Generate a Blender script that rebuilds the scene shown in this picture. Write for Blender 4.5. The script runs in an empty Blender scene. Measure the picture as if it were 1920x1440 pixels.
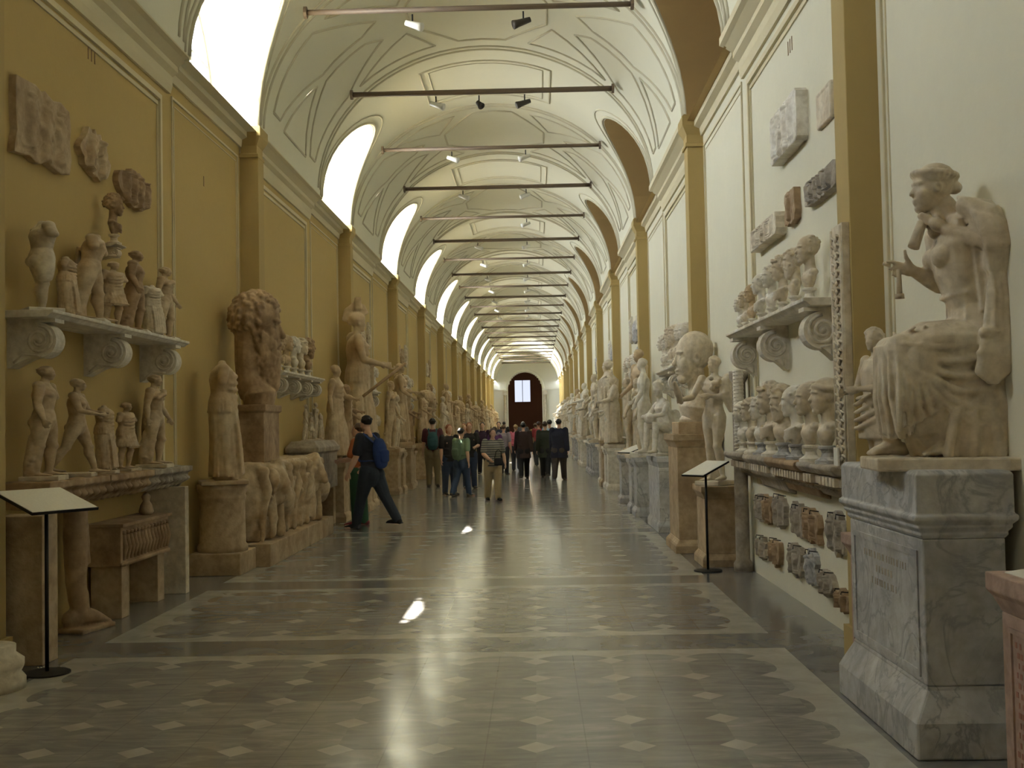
import bpy, math, random
import numpy as np
from mathutils import Vector, Matrix, Euler
random.seed(7)
PI = math.pi
C = bpy.context.scene.collection
SC = bpy.context.scene

# ------------------------------------------------------------------ camera
F = 2100.0; EYE = 1.6
d = Vector((45, -75, -F)).normalized()
u = Vector((-.02, 1, 0)); u = (u - d * u.dot(d)).normalized()
r = d.cross(u)
cam = bpy.data.cameras.new('camera'); camo = bpy.data.objects.new('camera', cam); C.objects.link(camo)
camo.matrix_world = Matrix.Translation((0, 0, EYE)) @ Matrix((r, d, u)).to_4x4()
cam.sensor_fit = 'HORIZONTAL'; cam.sensor_width = 36; cam.lens = F * 36 / 1920
cam.clip_start = .1; cam.clip_end = 400
SC.camera = camo

# ------------------------------------------------------------------ layout of the gallery (metres)
XL, XR = -3.88, 2.28          # wall planes
FL, FR = -3.63, 2.07         # pilaster faces
CX = (FL + FR) / 2
ZS, ZC = 5.6, 8.05            # vault springing, crown
A_, B_ = (FR - FL) / 2, ZC - ZS
PER = 7.43; Y0 = 7.30; PW = .30   # near side of a pilaster, its width
YS, YE = -6.0, 104.4
KS = range(-2, 13)
def yn(k): return Y0 + PER * k
WIN_A, WIN_B = 2.95, .04      # a window spans yn-2.95 .. yn-.04
ZW = 5.55; ZAP = 7.2

# ------------------------------------------------------------------ world, lights, exposure
SC.view_settings.view_transform = 'Standard'; SC.view_settings.look = 'None'
SC.view_settings.gamma = 1; SC.view_settings.use_curve_mapping = False
SC.view_settings.exposure = EXPO = 0.42
w = bpy.data.worlds.new('sky'); SC.world = w; w.use_nodes = True
w.node_tree.nodes['Background'].inputs[0].default_value = (.86, .94, 1, 1)
w.node_tree.nodes['Background'].inputs[1].default_value = 6.0
sun = bpy.data.lights.new('sun', 'SUN'); sun.energy = 60; sun.angle = .009; sun.color = (1, .95, .86)
suno = bpy.data.objects.new('sun', sun); C.objects.link(suno)
SUNDIR = Vector((2.50, -2.72, -5.55))
suno.rotation_euler = SUNDIR.to_track_quat('-Z', 'Y').to_euler()
for k in [q_ for q_ in KS if q_ >= 0]:                           # daylight of the sky in each window
    l = bpy.data.lights.new('window_daylight', 'AREA'); l.shape = 'RECTANGLE'
    l.size, l.size_y = 2.9, 2.0; l.energy = 190 if k == 0 else 340 if k < 11 else 4500; l.color = (.88, .95, 1.0)
    o = bpy.data.objects.new('window_daylight', l); C.objects.link(o)
    o.location = (-4.75, yn(k) - 1.5, 6.5)
    o.rotation_euler = Vector((1, 0, -.12)).to_track_quat('-Z', 'Z').to_euler()
cy = SC.cycles
cy.max_bounces = 8; cy.diffuse_bounces = 6; cy.glossy_bounces = 3; cy.transparent_max_bounces = 8
cy.sample_clamp_indirect = 6; cy.use_denoising = True
cy.caustics_reflective = False; cy.caustics_refractive = False

# ------------------------------------------------------------------ materials
class NT:
    def __init__(s, name):
        s.m = bpy.data.materials.new(name); s.m.use_nodes = True; s.t = s.m.node_tree
        s.b = s.t.nodes['Principled BSDF']
    def n(s, typ, **kw):
        x = s.t.nodes.new(typ)
        for k, v in kw.items(): setattr(x, k, v)
        return x
    def set(s, sock, v):
        if isinstance(v, bpy.types.NodeSocket): s.t.links.new(v, sock)
        else: sock.default_value = v
    def ma(s, op, a, b=0.0, c=0.0):
        x = s.n('ShaderNodeMath', operation=op)
        s.set(x.inputs[0], a); s.set(x.inputs[1], b)
        if len(x.inputs) > 2: s.set(x.inputs[2], c)
        return x.outputs[0]
    def mix(s, f, a, b):
        x = s.n('ShaderNodeMix', data_type='RGBA')
        s.set(x.inputs[0], f); s.set(x.inputs[6], a); s.set(x.inputs[7], b)
        return x.outputs[2]
    def noise(s, vec, scale, detail=4, dist=0.0, rough=.55):
        x = s.n('ShaderNodeTexNoise'); x.inputs['Scale'].default_value = scale
        x.inputs['Detail'].default_value = detail; x.inputs['Distortion'].default_value = dist
        x.inputs['Roughness'].default_value = rough
        if vec is not None: s.t.links.new(vec, x.inputs['Vector'])
        return x.outputs[0]
    def ramp(s, f, stops):
        x = s.n('ShaderNodeValToRGB'); s.t.links.new(f, x.inputs[0]); e = x.color_ramp.elements
        while len(e) < len(stops): e.new(.5)
        for q, (p, c) in zip(e, stops): q.position = p; q.color = c if len(c) == 4 else (*c, 1)
        return x.outputs[0]
    def bump(s, h, st, dist=.02):
        x = s.n('ShaderNodeBump'); x.inputs['Strength'].default_value = st; x.inputs['Distance'].default_value = dist
        s.t.links.new(h, x.inputs['Height']); s.t.links.new(x.outputs[0], s.b.inputs['Normal'])
def geo(q): return q.n('ShaderNodeNewGeometry').outputs['Position']
def c4(c): return (*c, 1)
_ST = {}
def stone(name, c1, c2, rough=.6, scale=3.0, bump=.35, vein=None, fine=40):
    """marble or other stone: two tones mixed by noise, stains and fine grain"""
    if name in _ST: return _ST[name]
    q = NT(name); p = q.n('ShaderNodeTexCoord').outputs['Object']
    n1 = q.noise(p, scale, 6, .6); n2 = q.noise(p, scale * 5.3, 5, .2)
    f = q.ramp(n1, [(.34, (0, 0, 0)), (.66, (1, 1, 1))])
    col = q.mix(f, c4(c1), c4(c2))
    g = q.ramp(n2, [(.3, (.72, .70, .66)), (.62, (1.05, 1.05, 1.05))])
    x = q.n('ShaderNodeMix', data_type='RGBA', blend_type='MULTIPLY'); x.inputs[0].default_value = .8
    q.set(x.inputs[6], col); q.set(x.inputs[7], g); col = x.outputs[2]
    if vein:
        v = q.noise(p, scale * .8, 8, 2.5); v = q.ma('ABSOLUTE', q.ma('SUBTRACT', v, .5))
        vf = q.ramp(v, [(0, (1, 1, 1)), (.035, (0, 0, 0))]); col = q.mix(vf, col, c4(vein))
    q.set(q.b.inputs['Base Color'], col); q.b.inputs['Roughness'].default_value = rough
    q.b.inputs['Specular IOR Level'].default_value = .35
    q.bump(q.noise(p, fine, 4), bump, .006)
    _ST[name] = q.m; return q.m
def plain(name, c, rough=.6, metal=0, bump=0, bs=60, var=.0):
    if name in _ST: return _ST[name]
    q = NT(name); q.b.inputs['Base Color'].default_value = c4(c)
    q.b.inputs['Roughness'].default_value = rough; q.b.inputs['Metallic'].default_value = metal
    p = q.n('ShaderNodeTexCoord').outputs['Object']
    n = q.noise(p, bs, 3)
    v = max(var, .12)
    q.set(q.b.inputs['Base Color'], q.mix(n, c4([a * (1 - v) for a in c]), c4([min(1, a * (1 + v)) for a in c])))
    if bump: q.bump(n, bump, .01)
    _ST[name] = q.m; return q.m
def paint(name, c, blot=.1, scale=.7):
    q = NT(name); p = geo(q)
    n = q.noise(p, scale, 5); n2 = q.noise(p, 9, 4)
    f = q.ma('ADD', q.ma('MULTIPLY', n, .7), q.ma('MULTIPLY', n2, .3))
    q.set(q.b.inputs['Base Color'], q.mix(f, c4([a * (1 - blot) for a in c]), c4([min(1, a * (1 + blot)) for a in c])))
    q.b.inputs['Roughness'].default_value = .75; q.b.inputs['Specular IOR Level'].default_value = .25
    q.bump(q.noise(p, 25, 5), .15, .01); return q.m
M_WALL = paint('ochre_cream_paint_shaded', (.52, .385, .155))  # darker copy of the wall paint, left-side shade put into the colour
M_WALR = paint('cream_paint_window_lit', (.74, .71, .57))  # paler copy of the same paint, window light on the right painted in
M_PIL = paint('ochre_pilaster_paint_shaded', (.46, .345, .145))  # darkened so the colour carries the shade of the camera-facing sides
M_VAULT = paint('cream_vault_plaster', (.77, .75, .61), .05)
M_STUC = paint('stucco_moulding_plaster', (.58, .54, .41), .06)
M_CORN = paint('cornice_plaster', (.68, .61, .42), .08)
M_WH = stone('white_marble', (.80, .77, .70), (.66, .60, .50))
M_CR = stone('cream_marble', (.74, .67, .54), (.55, .45, .32))
M_WARM = stone('warm_patina_marble', (.66, .54, .37), (.44, .31, .18))
M_BR = stone('brown_patina_marble', (.50, .36, .22), (.28, .18, .10), .65)
M_GREY = stone('grey_marble', (.60, .60, .60), (.42, .42, .43), .55, 2.2, .4, (.33, .33, .34))
M_TAN = stone('tan_limestone', (.56, .44, .29), (.40, .29, .18), .75, 2.5, .5)
M_DK = stone('dark_weathered_marble', (.30, .26, .21), (.50, .44, .36), .7, 4, .6)
M_RED = stone('reddish_inscription_stone', (.50, .36, .30), (.42, .30, .25), .7, 3, .4)
M_IRON = plain('black_iron', (.02, .02, .02), .45, .6)
M_ROD = plain('dark_iron_rod', (.17, .125, .09), .55, .1)
M_CARD = plain('white_label_card', (.78, .76, .68), .5)
M_BLK = plain('dark_bronze', (.06, .05, .04), .5, .3)

def floor_material():
    q = NT('inlaid_marble_floor'); pos = geo(q)
    s = q.n('ShaderNodeSeparateXYZ'); q.t.links.new(pos, s.inputs[0]); X, Y = s.outputs[0], s.outputs[1]
    m = q.ma
    t = m('FLOORED_MODULO', m('SUBTRACT', Y, 3.27), 8.46)
    small = m('GREATER_THAN', t, 4.95)
    tl = m('SUBTRACT', t, m('MULTIPLY', small, 5.23))
    L = m('SUBTRACT', 4.68, m('MULTIPLY', small, 2.0))
    lx = m('DIVIDE', m('ADD', X, .03), .5); ly = m('DIVIDE', m('SUBTRACT', tl, .34), .5)
    fx = m('ABSOLUTE', m('SUBTRACT', m('FRACT', m('ADD', lx, .5)), .5)); fy = m('ABSOLUTE', m('SUBTRACT', m('FRACT', m('ADD', ly, .5)), .5))
    # distance to the edges of the panel
    ex = m('MINIMUM', m('ADD', X, 3.31), m('SUBTRACT', 1.71, X))
    ey = m('MINIMUM', tl, m('SUBTRACT', L, tl))
    outer = m('MULTIPLY', m('GREATER_THAN', ex, 0), m('GREATER_THAN', ey, 0))
    bx = m('ADD', .19, m('MULTIPLY', .14, m('POWER', m('SUBTRACT', 1, m('MULTIPLY', fy, 2)), 2.6)))
    by = m('ADD', .15, m('MULTIPLY', .12, m('POWER', m('SUBTRACT', 1, m('MULTIPLY', fx, 2)), 2.6)))
    inner = m('MULTIPLY', m('GREATER_THAN', ex, bx), m('GREATER_THAN', ey, by))
    dia = m('LESS_THAN', m('ADD', fx, fy), .19)
    white = m('MULTIPLY', outer, m('MAXIMUM', m('SUBTRACT', 1, inner), dia))
    # veined grey slabs, each cut from a different piece
    cx = m('FLOOR', lx); cyy = m('FLOOR', ly)
    cb = q.n('ShaderNodeCombineXYZ'); q.set(cb.inputs[0], cx); q.set(cb.inputs[1], m('ADD', cyy, m('MULTIPLY', m('FLOOR', m('DIVIDE', Y, 8.46)), 20)))
    wn = q.n('ShaderNodeTexWhiteNoise'); q.t.links.new(cb.outputs[0], wn.inputs[0])
    vm = q.n('ShaderNodeVectorMath', operation='MULTIPLY_ADD'); q.t.links.new(wn.outputs['Color'], vm.inputs[0]); vm.inputs[1].default_value = (3, 3, 3); q.t.links.new(pos, vm.inputs[2])
    mp = q.n('ShaderNodeMapping'); mp.inputs['Rotation'].default_value = (0, 0, .7); mp.inputs['Scale'].default_value = (1.3, 4.5, 1); q.t.links.new(vm.outputs[0], mp.inputs[0])
    v = q.noise(mp.outputs[0], 1.6, 7, 1.2, .62)
    gr = q.ramp(v, [(.30, (.18, .18, .18)), (.52, (.26, .257, .25)), (.72, (.37, .36, .34))])
    br = q.mix(wn.outputs['Value'], (.82, .82, .82, 1), (1.15, 1.13, 1.1, 1))
    x = q.n('ShaderNodeMix', data_type='RGBA', blend_type='MULTIPLY'); x.inputs[0].default_value = 1
    q.set(x.inputs[6], gr); q.set(x.inputs[7], br)
    wv = q.noise(pos, 5, 6, .5); wc = q.ramp(wv, [(.3, (.36, .35, .31)), (.7, (.50, .485, .43))])
    og = q.ramp(q.noise(pos, 2.2, 6, 1.5), [(.3, (.14, .14, .14)), (.7, (.25, .245, .23))])
    base = q.mix(outer, og, x.outputs[2]); col = q.mix(white, base, wc)
    seam = m('MAXIMUM', m('LESS_THAN', m('ABSOLUTE', m('SUBTRACT', fx, .5)), .006), m('LESS_THAN', m('ABSOLUTE', m('SUBTRACT', fy, .5)), .006))
    seam = m('MULTIPLY', seam, m('MULTIPLY', inner, .35)); col = q.mix(seam, col, (.08, .08, .08, 1))
    q.set(q.b.inputs['Base Color'], col)
    rn = q.noise(pos, 3.0, 5); q.set(q.b.inputs['Roughness'], m('ADD', .11, m('MULTIPLY', rn, .11)))
    q.b.inputs['Specular IOR Level'].default_value = .85
    q.bump(q.noise(pos, 1.3, 3), .10, .02)
    return q.m
M_FLOOR = floor_material()

# ------------------------------------------------------------------ mesh helpers
def mesh_obj(name, V, Fc, mat, parent=None, smooth=False, loc=None, rotz=0):
    me = bpy.data.meshes.new(name); me.from_pydata([tuple(v) for v in V], [], Fc); me.update()
    if smooth: me.polygons.foreach_set('use_smooth', [True] * len(me.polygons))
    return data_obj(name, me, mat, parent, loc, rotz)
def data_obj(name, me, mat, parent=None, loc=None, rotz=0):
    if mat is not None and not me.materials: me.materials.append(mat)
    o = bpy.data.objects.new(name, me); C.objects.link(o)
    if parent is not None: o.parent = parent
    if loc is not None: o.location = loc
    o.rotation_euler = (0, 0, rotz); return o
def struct(o): o['kind'] = 'structure'; return o
USED = {}
def tag(o, label, cat, group=None):
    o['label'] = label; o['category'] = cat
    if group: o['group'] = group
    return o
def thing(name, label, cat, loc=(0, 0, 0), rotz=0, group=None):
    o = bpy.data.objects.new(name, None); C.objects.link(o); o.empty_display_size = .1
    o.location = loc; o.rotation_euler = (0, 0, rotz); return tag(o, label, cat, group)
def dup(root, loc, rotz, label, group=None, scale=None):
    def cp(o, par):
        c = o.copy(); C.objects.link(c)
        if par is not None: c.parent = par
        for ch in o.children: cp(ch, c)
        return c
    n = cp(root, None); n.location = loc; n.rotation_euler = (0, 0, rotz); n['label'] = label
    if group: n['group'] = group
    if scale: n.scale = (scale,) * 3
    return n

def axis_for(pts):
    """the world axis least aligned with a path, so that its rings never twist"""
    s = [0, 0, 0]
    for p, q in zip(pts[:-1], pts[1:]):
        t = (q - p).normalized()
        for i in range(3): s[i] = max(s[i], abs(t[i]))
    i = s.index(min(s)); return Vector((i == 0, i == 1, i == 2))
class MB:
    """collects simple solids into one mesh"""
    def __init__(s): s.V = []; s.F = []
    def add(s, V, Fc):
        b = len(s.V); s.V += [tuple(v) for v in V]; s.F += [tuple(i + b for i in f) for f in Fc]; return s
    def box(s, x0, x1, y0, y1, z0, z1):
        return s.add([(x, y, z) for z in (z0, z1) for y in (y0, y1) for x in (x0, x1)],
                     [(0, 2, 3, 1), (4, 5, 7, 6), (0, 1, 5, 4), (2, 6, 7, 3), (0, 4, 6, 2), (1, 3, 7, 5)])
    def rings(s, rings, close=True):
        n = len(rings[0]); V = [p for r_ in rings for p in r_]; Fc = []
        for i in range(len(rings) - 1):
            for j in range(n):
                k = (j + 1) % n; Fc.append((i * n + j, i * n + k, (i + 1) * n + k, (i + 1) * n + j))
        if close: Fc += [tuple(range(n))[::-1], tuple((len(rings) - 1) * n + j for j in range(n))]
        return s.add(V, Fc)
    def stack(s, prof, cx=0, cy=0):
        """square plan of half sizes hx, hy at heights z"""
        return s.rings([[(cx - hx, cy - hy, z), (cx + hx, cy - hy, z), (cx + hx, cy + hy, z), (cx - hx, cy + hy, z)] for hx, hy, z in prof])
    def lathe(s, prof, n=24, cx=0, cy=0):
        return s.rings([[(cx + r_ * math.cos(2 * PI * j / n), cy + r_ * math.sin(2 * PI * j / n), z) for j in range(n)] for r_, z in prof])
    def prism(s, poly, axis, a, b):
        """extrudes a 2-D outline along an axis: poly in (x,z) for 'y', (y,z) for 'x', (x,y) for 'z'"""
        f = {'y': lambda p, t: (p[0], t, p[1]), 'x': lambda p, t: (t, p[0], p[1]), 'z': lambda p, t: (p[0], p[1], t)}[axis]
        return s.rings([[f(p, a) for p in poly], [f(p, b) for p in poly]])
    def tube(s, pts, rad, n=8):
        pts = [Vector(p) for p in pts]; R = rad if isinstance(rad, (list, tuple)) else [rad] * len(pts); rg = []
        up = axis_for(pts)
        for i, p in enumerate(pts):
            t = (pts[min(i + 1, len(pts) - 1)] - pts[max(i - 1, 0)]).normalized()
            a = t.cross(up).normalized(); b = t.cross(a)
            rg.append([p + (a * math.cos(2 * PI * j / n) + b * math.sin(2 * PI * j / n)) * R[i] for j in range(n)])
        return s.rings(rg)
    def obj(s, name, mat, parent=None, smooth=False, bevel=0, loc=None, rotz=0):
        o = mesh_obj(name, s.V, s.F, mat, parent, smooth, loc, rotz)
        if bevel:
            m = o.modifiers.new('bevel', 'BEVEL'); m.width = bevel; m.segments = 2; m.limit_method = 'ANGLE'
        return o

class Blob:
    """overlapping closed shells, fused by a voxel remesh into one continuous carved surface"""
    def __init__(s): s.V = []; s.F = []; s.n = 0; s.M = Matrix.Identity(4); s.br = []
    def _add(s, V, Fc):
        s.V += [tuple(s.M @ Vector(v)) for v in V]; s.F += [tuple(i + s.n for i in f) for f in Fc]; s.n = len(s.V); return s
    def ell(s, c, r_, rot=None, seg=12, rg=8):
        c = Vector(c); r_ = (r_,) * 3 if isinstance(r_, (int, float)) else r_
        V = [(0, 0, 1)] + [(math.sin(PI * i / rg) * math.cos(2 * PI * j / seg), math.sin(PI * i / rg) * math.sin(2 * PI * j / seg), math.cos(PI * i / rg)) for i in range(1, rg) for j in range(seg)] + [(0, 0, -1)]
        Rm = Euler(rot).to_matrix() if rot else None; W = []
        for v in V:
            v = Vector((v[0] * r_[0], v[1] * r_[1], v[2] * r_[2])); W.append(c + (Rm @ v if Rm else v))
        Fc = [(0, 1 + j, 1 + (j + 1) % seg) for j in range(seg)]
        for i in range(rg - 2):
            for j in range(seg):
                a = 1 + i * seg + j; b = 1 + i * seg + (j + 1) % seg; Fc.append((a, a + seg, b + seg, b))
        L = len(V) - 1; Fc += [(L, L - seg + (j + 1) % seg, L - seg + j) for j in range(seg)]
        return s._add(W, Fc)
    def tube(s, pts, rad, n=10, side=None, flat=0):
        """radii may be numbers or (depth, width) pairs; width lies along side"""
        pts = [Vector(p) for p in pts]; R = [(q, q) if isinstance(q, (int, float)) else q for q in (rad if isinstance(rad, (list, tuple)) else [rad] * len(pts))]
        sd = Vector(side) if side is not None else None; m = len(pts); dflt = axis_for(pts)
        rows = []
        for i, p in enumerate(pts):
            t = (pts[min(i + 1, m - 1)] - pts[max(i - 1, 0)]).normalized()
            q = sd if sd is not None else dflt
            b = (q - t * q.dot(t)).normalized(); a = b.cross(t); rows.append((p, t, a, b, R[i]))
        def ring(p, a, b, ra, rb, k): return [p + a * math.cos(2 * PI * j / n) * ra * k + b * math.sin(2 * PI * j / n) * rb * k for j in range(n)]
        rg = []
        p, t, a, b, (ra, rb) = rows[0]; e = min(ra, rb)
        rg += [] if flat else [ring(p - t * e * .85, a, b, ra, rb, .4), ring(p - t * e * .5, a, b, ra, rb, .83)]
        rg += [ring(p, a, b, ra, rb, 1) for p, t, a, b, (ra, rb) in rows]
        p, t, a, b, (ra, rb) = rows[-1]; e = min(ra, rb)
        rg += [ring(p + t * e * .5, a, b, ra, rb, .83), ring(p + t * e * .85, a, b, ra, rb, .4)]
        V = [v for r_ in rg for v in r_]; Fc = []
        for i in range(len(rg) - 1):
            for j in range(n):
                k = (j + 1) % n; Fc.append((i * n + j, i * n + k, (i + 1) * n + k, (i + 1) * n + j))
        Fc += [tuple(range(n))[::-1], tuple((len(rg) - 1) * n + j for j in range(n))]
        return s._add(V, Fc)
    def box(s, x0, x1, y0, y1, z0, z1):
        q = MB().box(x0, x1, y0, y1, z0, z1); return s._add(q.V, q.F)
    def gown(s, secs, n=56, sharp=1.0):
        """cloth hanging round a body: (z, cx, cy, rx, ry, fold depth, folds, phase)"""
        rg = []
        for z, cx, cy_, rx, ry, am, nf, ph in secs:
            row = []
            for j in range(n):
                a = 2 * PI * j / n; f = math.sin(nf * a + ph) + .5 * math.sin((nf * 1.7 // 1) * a + ph * 2.3 + 1)
                f = 1 - abs(f) if sharp else f
                k = 1 + am * f; row.append((cx + rx * k * math.cos(a), cy_ + ry * k * math.sin(a), z))
            rg.append(row)
        q = MB().rings(rg); return s._add(q.V, q.F)
    def dent(s, c, sig, vec): s.br.append((s.M @ Vector(c), sig * s.M.to_scale()[0], s.M.to_3x3() @ Vector(vec))); return s
    def bake(s, name, voxel, mat, smooth=1, amp=0, ns=8):
        me = bpy.data.meshes.new(name); me.from_pydata(s.V, [], s.F); me.update()
        ob = bpy.data.objects.new('tmp', me); C.objects.link(ob)
        m = ob.modifiers.new('r', 'REMESH'); m.mode = 'VOXEL'; m.voxel_size = voxel; m.use_smooth_shade = True
        if smooth: m = ob.modifiers.new('s', 'SMOOTH'); m.factor = .5; m.iterations = smooth
        dg = bpy.context.evaluated_depsgraph_get(); ev = ob.evaluated_get(dg)
        out = bpy.data.meshes.new_from_object(ev, depsgraph=dg); out.name = name
        bpy.data.objects.remove(ob); bpy.data.meshes.remove(me)
        nv = len(out.vertices); co = np.empty(nv * 3); out.vertices.foreach_get('co', co); co = co.reshape(-1, 3)
        if s.br:
            off = np.zeros_like(co)
            for c, sg, vec in s.br:
                d2 = ((co - np.array(c)) ** 2).sum(1); off += np.exp(-d2 / (2 * sg * sg))[:, None] * np.array(vec)
            co = co + off
        if amp:
            nm = np.empty(nv * 3); out.vertices.foreach_get('normal', nm); nm = nm.reshape(-1, 3)
            h = sum(np.sin(co @ np.array(kv) * ns + ph) for kv, ph in (((1, .7, .3), 0), ((-.5, 1, .8), 1), ((.9, -.4, 1.1), 2), ((2, 1.6, -1.3), 3), ((-1.4, 2.2, 1.9), 4)))
            co = co + nm * (h * amp / 3)[:, None]
        out.vertices.foreach_set('co', co.ravel())
        out.polygons.foreach_set('use_smooth', [True] * len(out.polygons)); out.update()
        out.materials.clear()
        if mat: out.materials.append(mat)
        return out
def T(loc, rotz=0, s=1, rot=None):
    R_ = Euler(rot).to_matrix().to_4x4() if rot else Matrix.Rotation(rotz, 4, 'Z')
    return Matrix.Translation(loc) @ R_ @ Matrix.Scale(s, 4)
# ------------------------------------------------------------------ the gallery: floor, walls, vault, windows, door
def vx(z): return A_ * math.sqrt(max(0, 1 - (max(0, z - ZS) / B_) ** 2))
def vp(y, deg, inn=0.0):
    t = math.radians(deg); return Vector((CX + (A_ - inn) * math.cos(t), y, ZS + (B_ - inn) * math.sin(t)))
struct(MB().box(XL - .9, XR + 1.2, YS, YE + .6, -.2, 0).obj('floor', M_FLOOR))
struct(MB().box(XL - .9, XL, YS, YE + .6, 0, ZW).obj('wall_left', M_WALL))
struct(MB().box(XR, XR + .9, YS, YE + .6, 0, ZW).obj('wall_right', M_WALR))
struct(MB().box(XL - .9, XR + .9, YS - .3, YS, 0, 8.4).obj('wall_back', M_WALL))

# barrel vault with a lunette cut over every window
ys = []
for k in KS:
    a = yn(k) - WIN_A; b = yn(k) - WIN_B; yc = (a + b) / 2; hw = (b - a) / 2
    for i in range(8): ys.append((yn(k - 1) - WIN_B + (a - yn(k - 1) + WIN_B) * (i + .0) / 8 if i else yn(k - 1) - WIN_B + .001, ZS))
    for i in range(21):
        ph = -PI / 2 + PI * i / 20; ys.append((yc + hw * math.sin(ph), max(ZS, ZW + (ZAP - ZW) * math.cos(ph))))
ys.append((YE + .6, ZS)); ys = sorted(q for q in ys if YS - .3 < q[0] <= YE + .6); ys.insert(0, (YS - .3, ZS))
V, Fc, NT_ = [], [], 36
for y, h in ys:
    t0 = math.asin(min(1, (h - ZS) / B_))
    for j in range(NT_ + 1):
        t = t0 + (PI - 2 * t0) * j / NT_; V.append((CX + A_ * math.cos(t), y, ZS + B_ * math.sin(t)))
for i in range(len(ys) - 1):
    for j in range(NT_): a = i * (NT_ + 1) + j; Fc.append((a, a + 1, a + NT_ + 2, a + NT_ + 1))
ceil = struct(mesh_obj('ceiling', V, Fc, M_VAULT, smooth=True))
# stucco ribs and frames on the vault
def frame_poly(mb, pts, inn=.0, r_=.022, closed=True):
    P_ = []
    pp = pts + [pts[0]] if closed else pts
    for (t1, y1), (t2, y2) in zip(pp[:-1], pp[1:]):
        n = max(2, int(abs(t2 - t1) / 6) + int(abs(y2 - y1) / .8))
        for i in range(n): P_.append(vp(y1 + (y2 - y1) * i / n, t1 + (t2 - t1) * i / n, inn))
    P_.append(vp(pp[-1][1], pp[-1][0], inn)); mb.tube(P_, r_, 6)
for k in KS:
    if yn(k) < -1 or yn(k) > YE - 2: continue
    mb = MB()
    ya, yb, yc = yn(k) + .12, yn(k) + 4.1, yn(k) + PER - .05
    for yy in (ya, yb):
        for dy in (0, .16):
            mb.tube([vp(yy + dy, t, .0) for t in range(2, 179, 4)], .026, 6)
    ym = (ya + yb) / 2 + .05
    for sg in (1, -1):
        f = lambda L: [((t if sg > 0 else 180 - t), y) for t, y in L]
        frame_poly(mb, f([(10, ya + .6), (38, ya + .55), (58, ym - .35), (52, ym - .1), (34, ym - .1), (10, ya + 1.0)]))
        frame_poly(mb, f([(10, yb - .45), (38, yb - .4), (58, ym + .45), (52, ym + .2), (34, ym + .2), (10, yb - .85)]))
        frame_poly(mb, f([(8, ya + 1.3), (30, ym), (8, yb - 1.15)]))
        frame_poly(mb, f([(44, ya + .5), (66, ym - .55), (74, ya + .5)]))
        frame_poly(mb, f([(44, yb - .35), (66, ym + .65), (74, yb - .35)]))
    frame_poly(mb, [(82, ya + .5), (98, ya + .5), (112, ym - .4), (112, ym + .5), (98, yb - .35), (82, yb - .35), (68, ym + .5), (68, ym - .4)])
    frame_poly(mb, [(66, yb + .75), (114, yb + .75), (114, yc - .5), (66, yc - .5)])
    frame_poly(mb, [(69, yb + .9), (111, yb + .9), (111, yc - .65), (69, yc - .65)], r_=.014)
    # raised edge round both lunettes
    wa, wb = yn(k + 1) - WIN_A, yn(k + 1) - WIN_B; wc, hw = (wa + wb) / 2, (wb - wa) / 2
    for sg in (1, -1):
        for e, r_ in ((.03, .03), (.16, .018)):
            P_ = []
            for i in range(25):
                ph = -PI / 2 + PI * i / 24; z = max(ZS, ZW + (ZAP - ZW + e) * math.cos(ph)); P_.append((CX + sg * vx(z), wc + (hw + e) * math.sin(ph), z))
            mb.tube(P_, r_, 6)
    o = mb.obj('stucco_moulding', M_STUC, ceil, True)
# lunette tunnels, windows on the left, painted lunettes on the right
M_FRES = NT('faded_lunette_fresco'); q = M_FRES; p_ = geo(q)
mp = q.n('ShaderNodeMapping'); mp.inputs['Scale'].default_value = (1, 1.6, .9); q.t.links.new(p_, mp.inputs[0])
vf = q.n('ShaderNodeTexVoronoi'); vf.inputs['Scale'].default_value = 2.6; q.t.links.new(mp.outputs[0], vf.inputs[0])
q.set(q.b.inputs['Base Color'], q.mix(q.ramp(q.noise(mp.outputs[0], 2.2, 5, 1.0), [(.35, (0, 0, 0)), (.6, (1, 1, 1))]),
      q.ramp(vf.outputs['Distance'], [(0, (.30, .07, .04)), (.5, (.22, .13, .07)), (1, (.12, .10, .06))]), (.34, .27, .16, 1)))
q.b.inputs['Roughness'].default_value = .8; M_FRES = q.m
M_INTR = paint('ochre_brown_reveal_paint', (.50, .36, .17))
q = NT('clear_window_glass'); tr = q.n('ShaderNodeBsdfTransparent'); gl = q.n('ShaderNodeBsdfGlossy'); gl.inputs['Roughness'].default_value = .05
mx = q.n('ShaderNodeMixShader'); mx.inputs[0].default_value = .06; q.t.links.new(tr.outputs[0], mx.inputs[1]); q.t.links.new(gl.outputs[0], mx.inputs[2])
q.t.links.new(mx.outputs[0], q.t.nodes['Material Output'].inputs[0]); M_GLASS = q.m
M_MULL = plain('grey_window_bars', (.30, .30, .32), .5)
XG, XF = -4.22, 2.95
tunl, tunr = MB(), MB()
wi = 0
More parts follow.
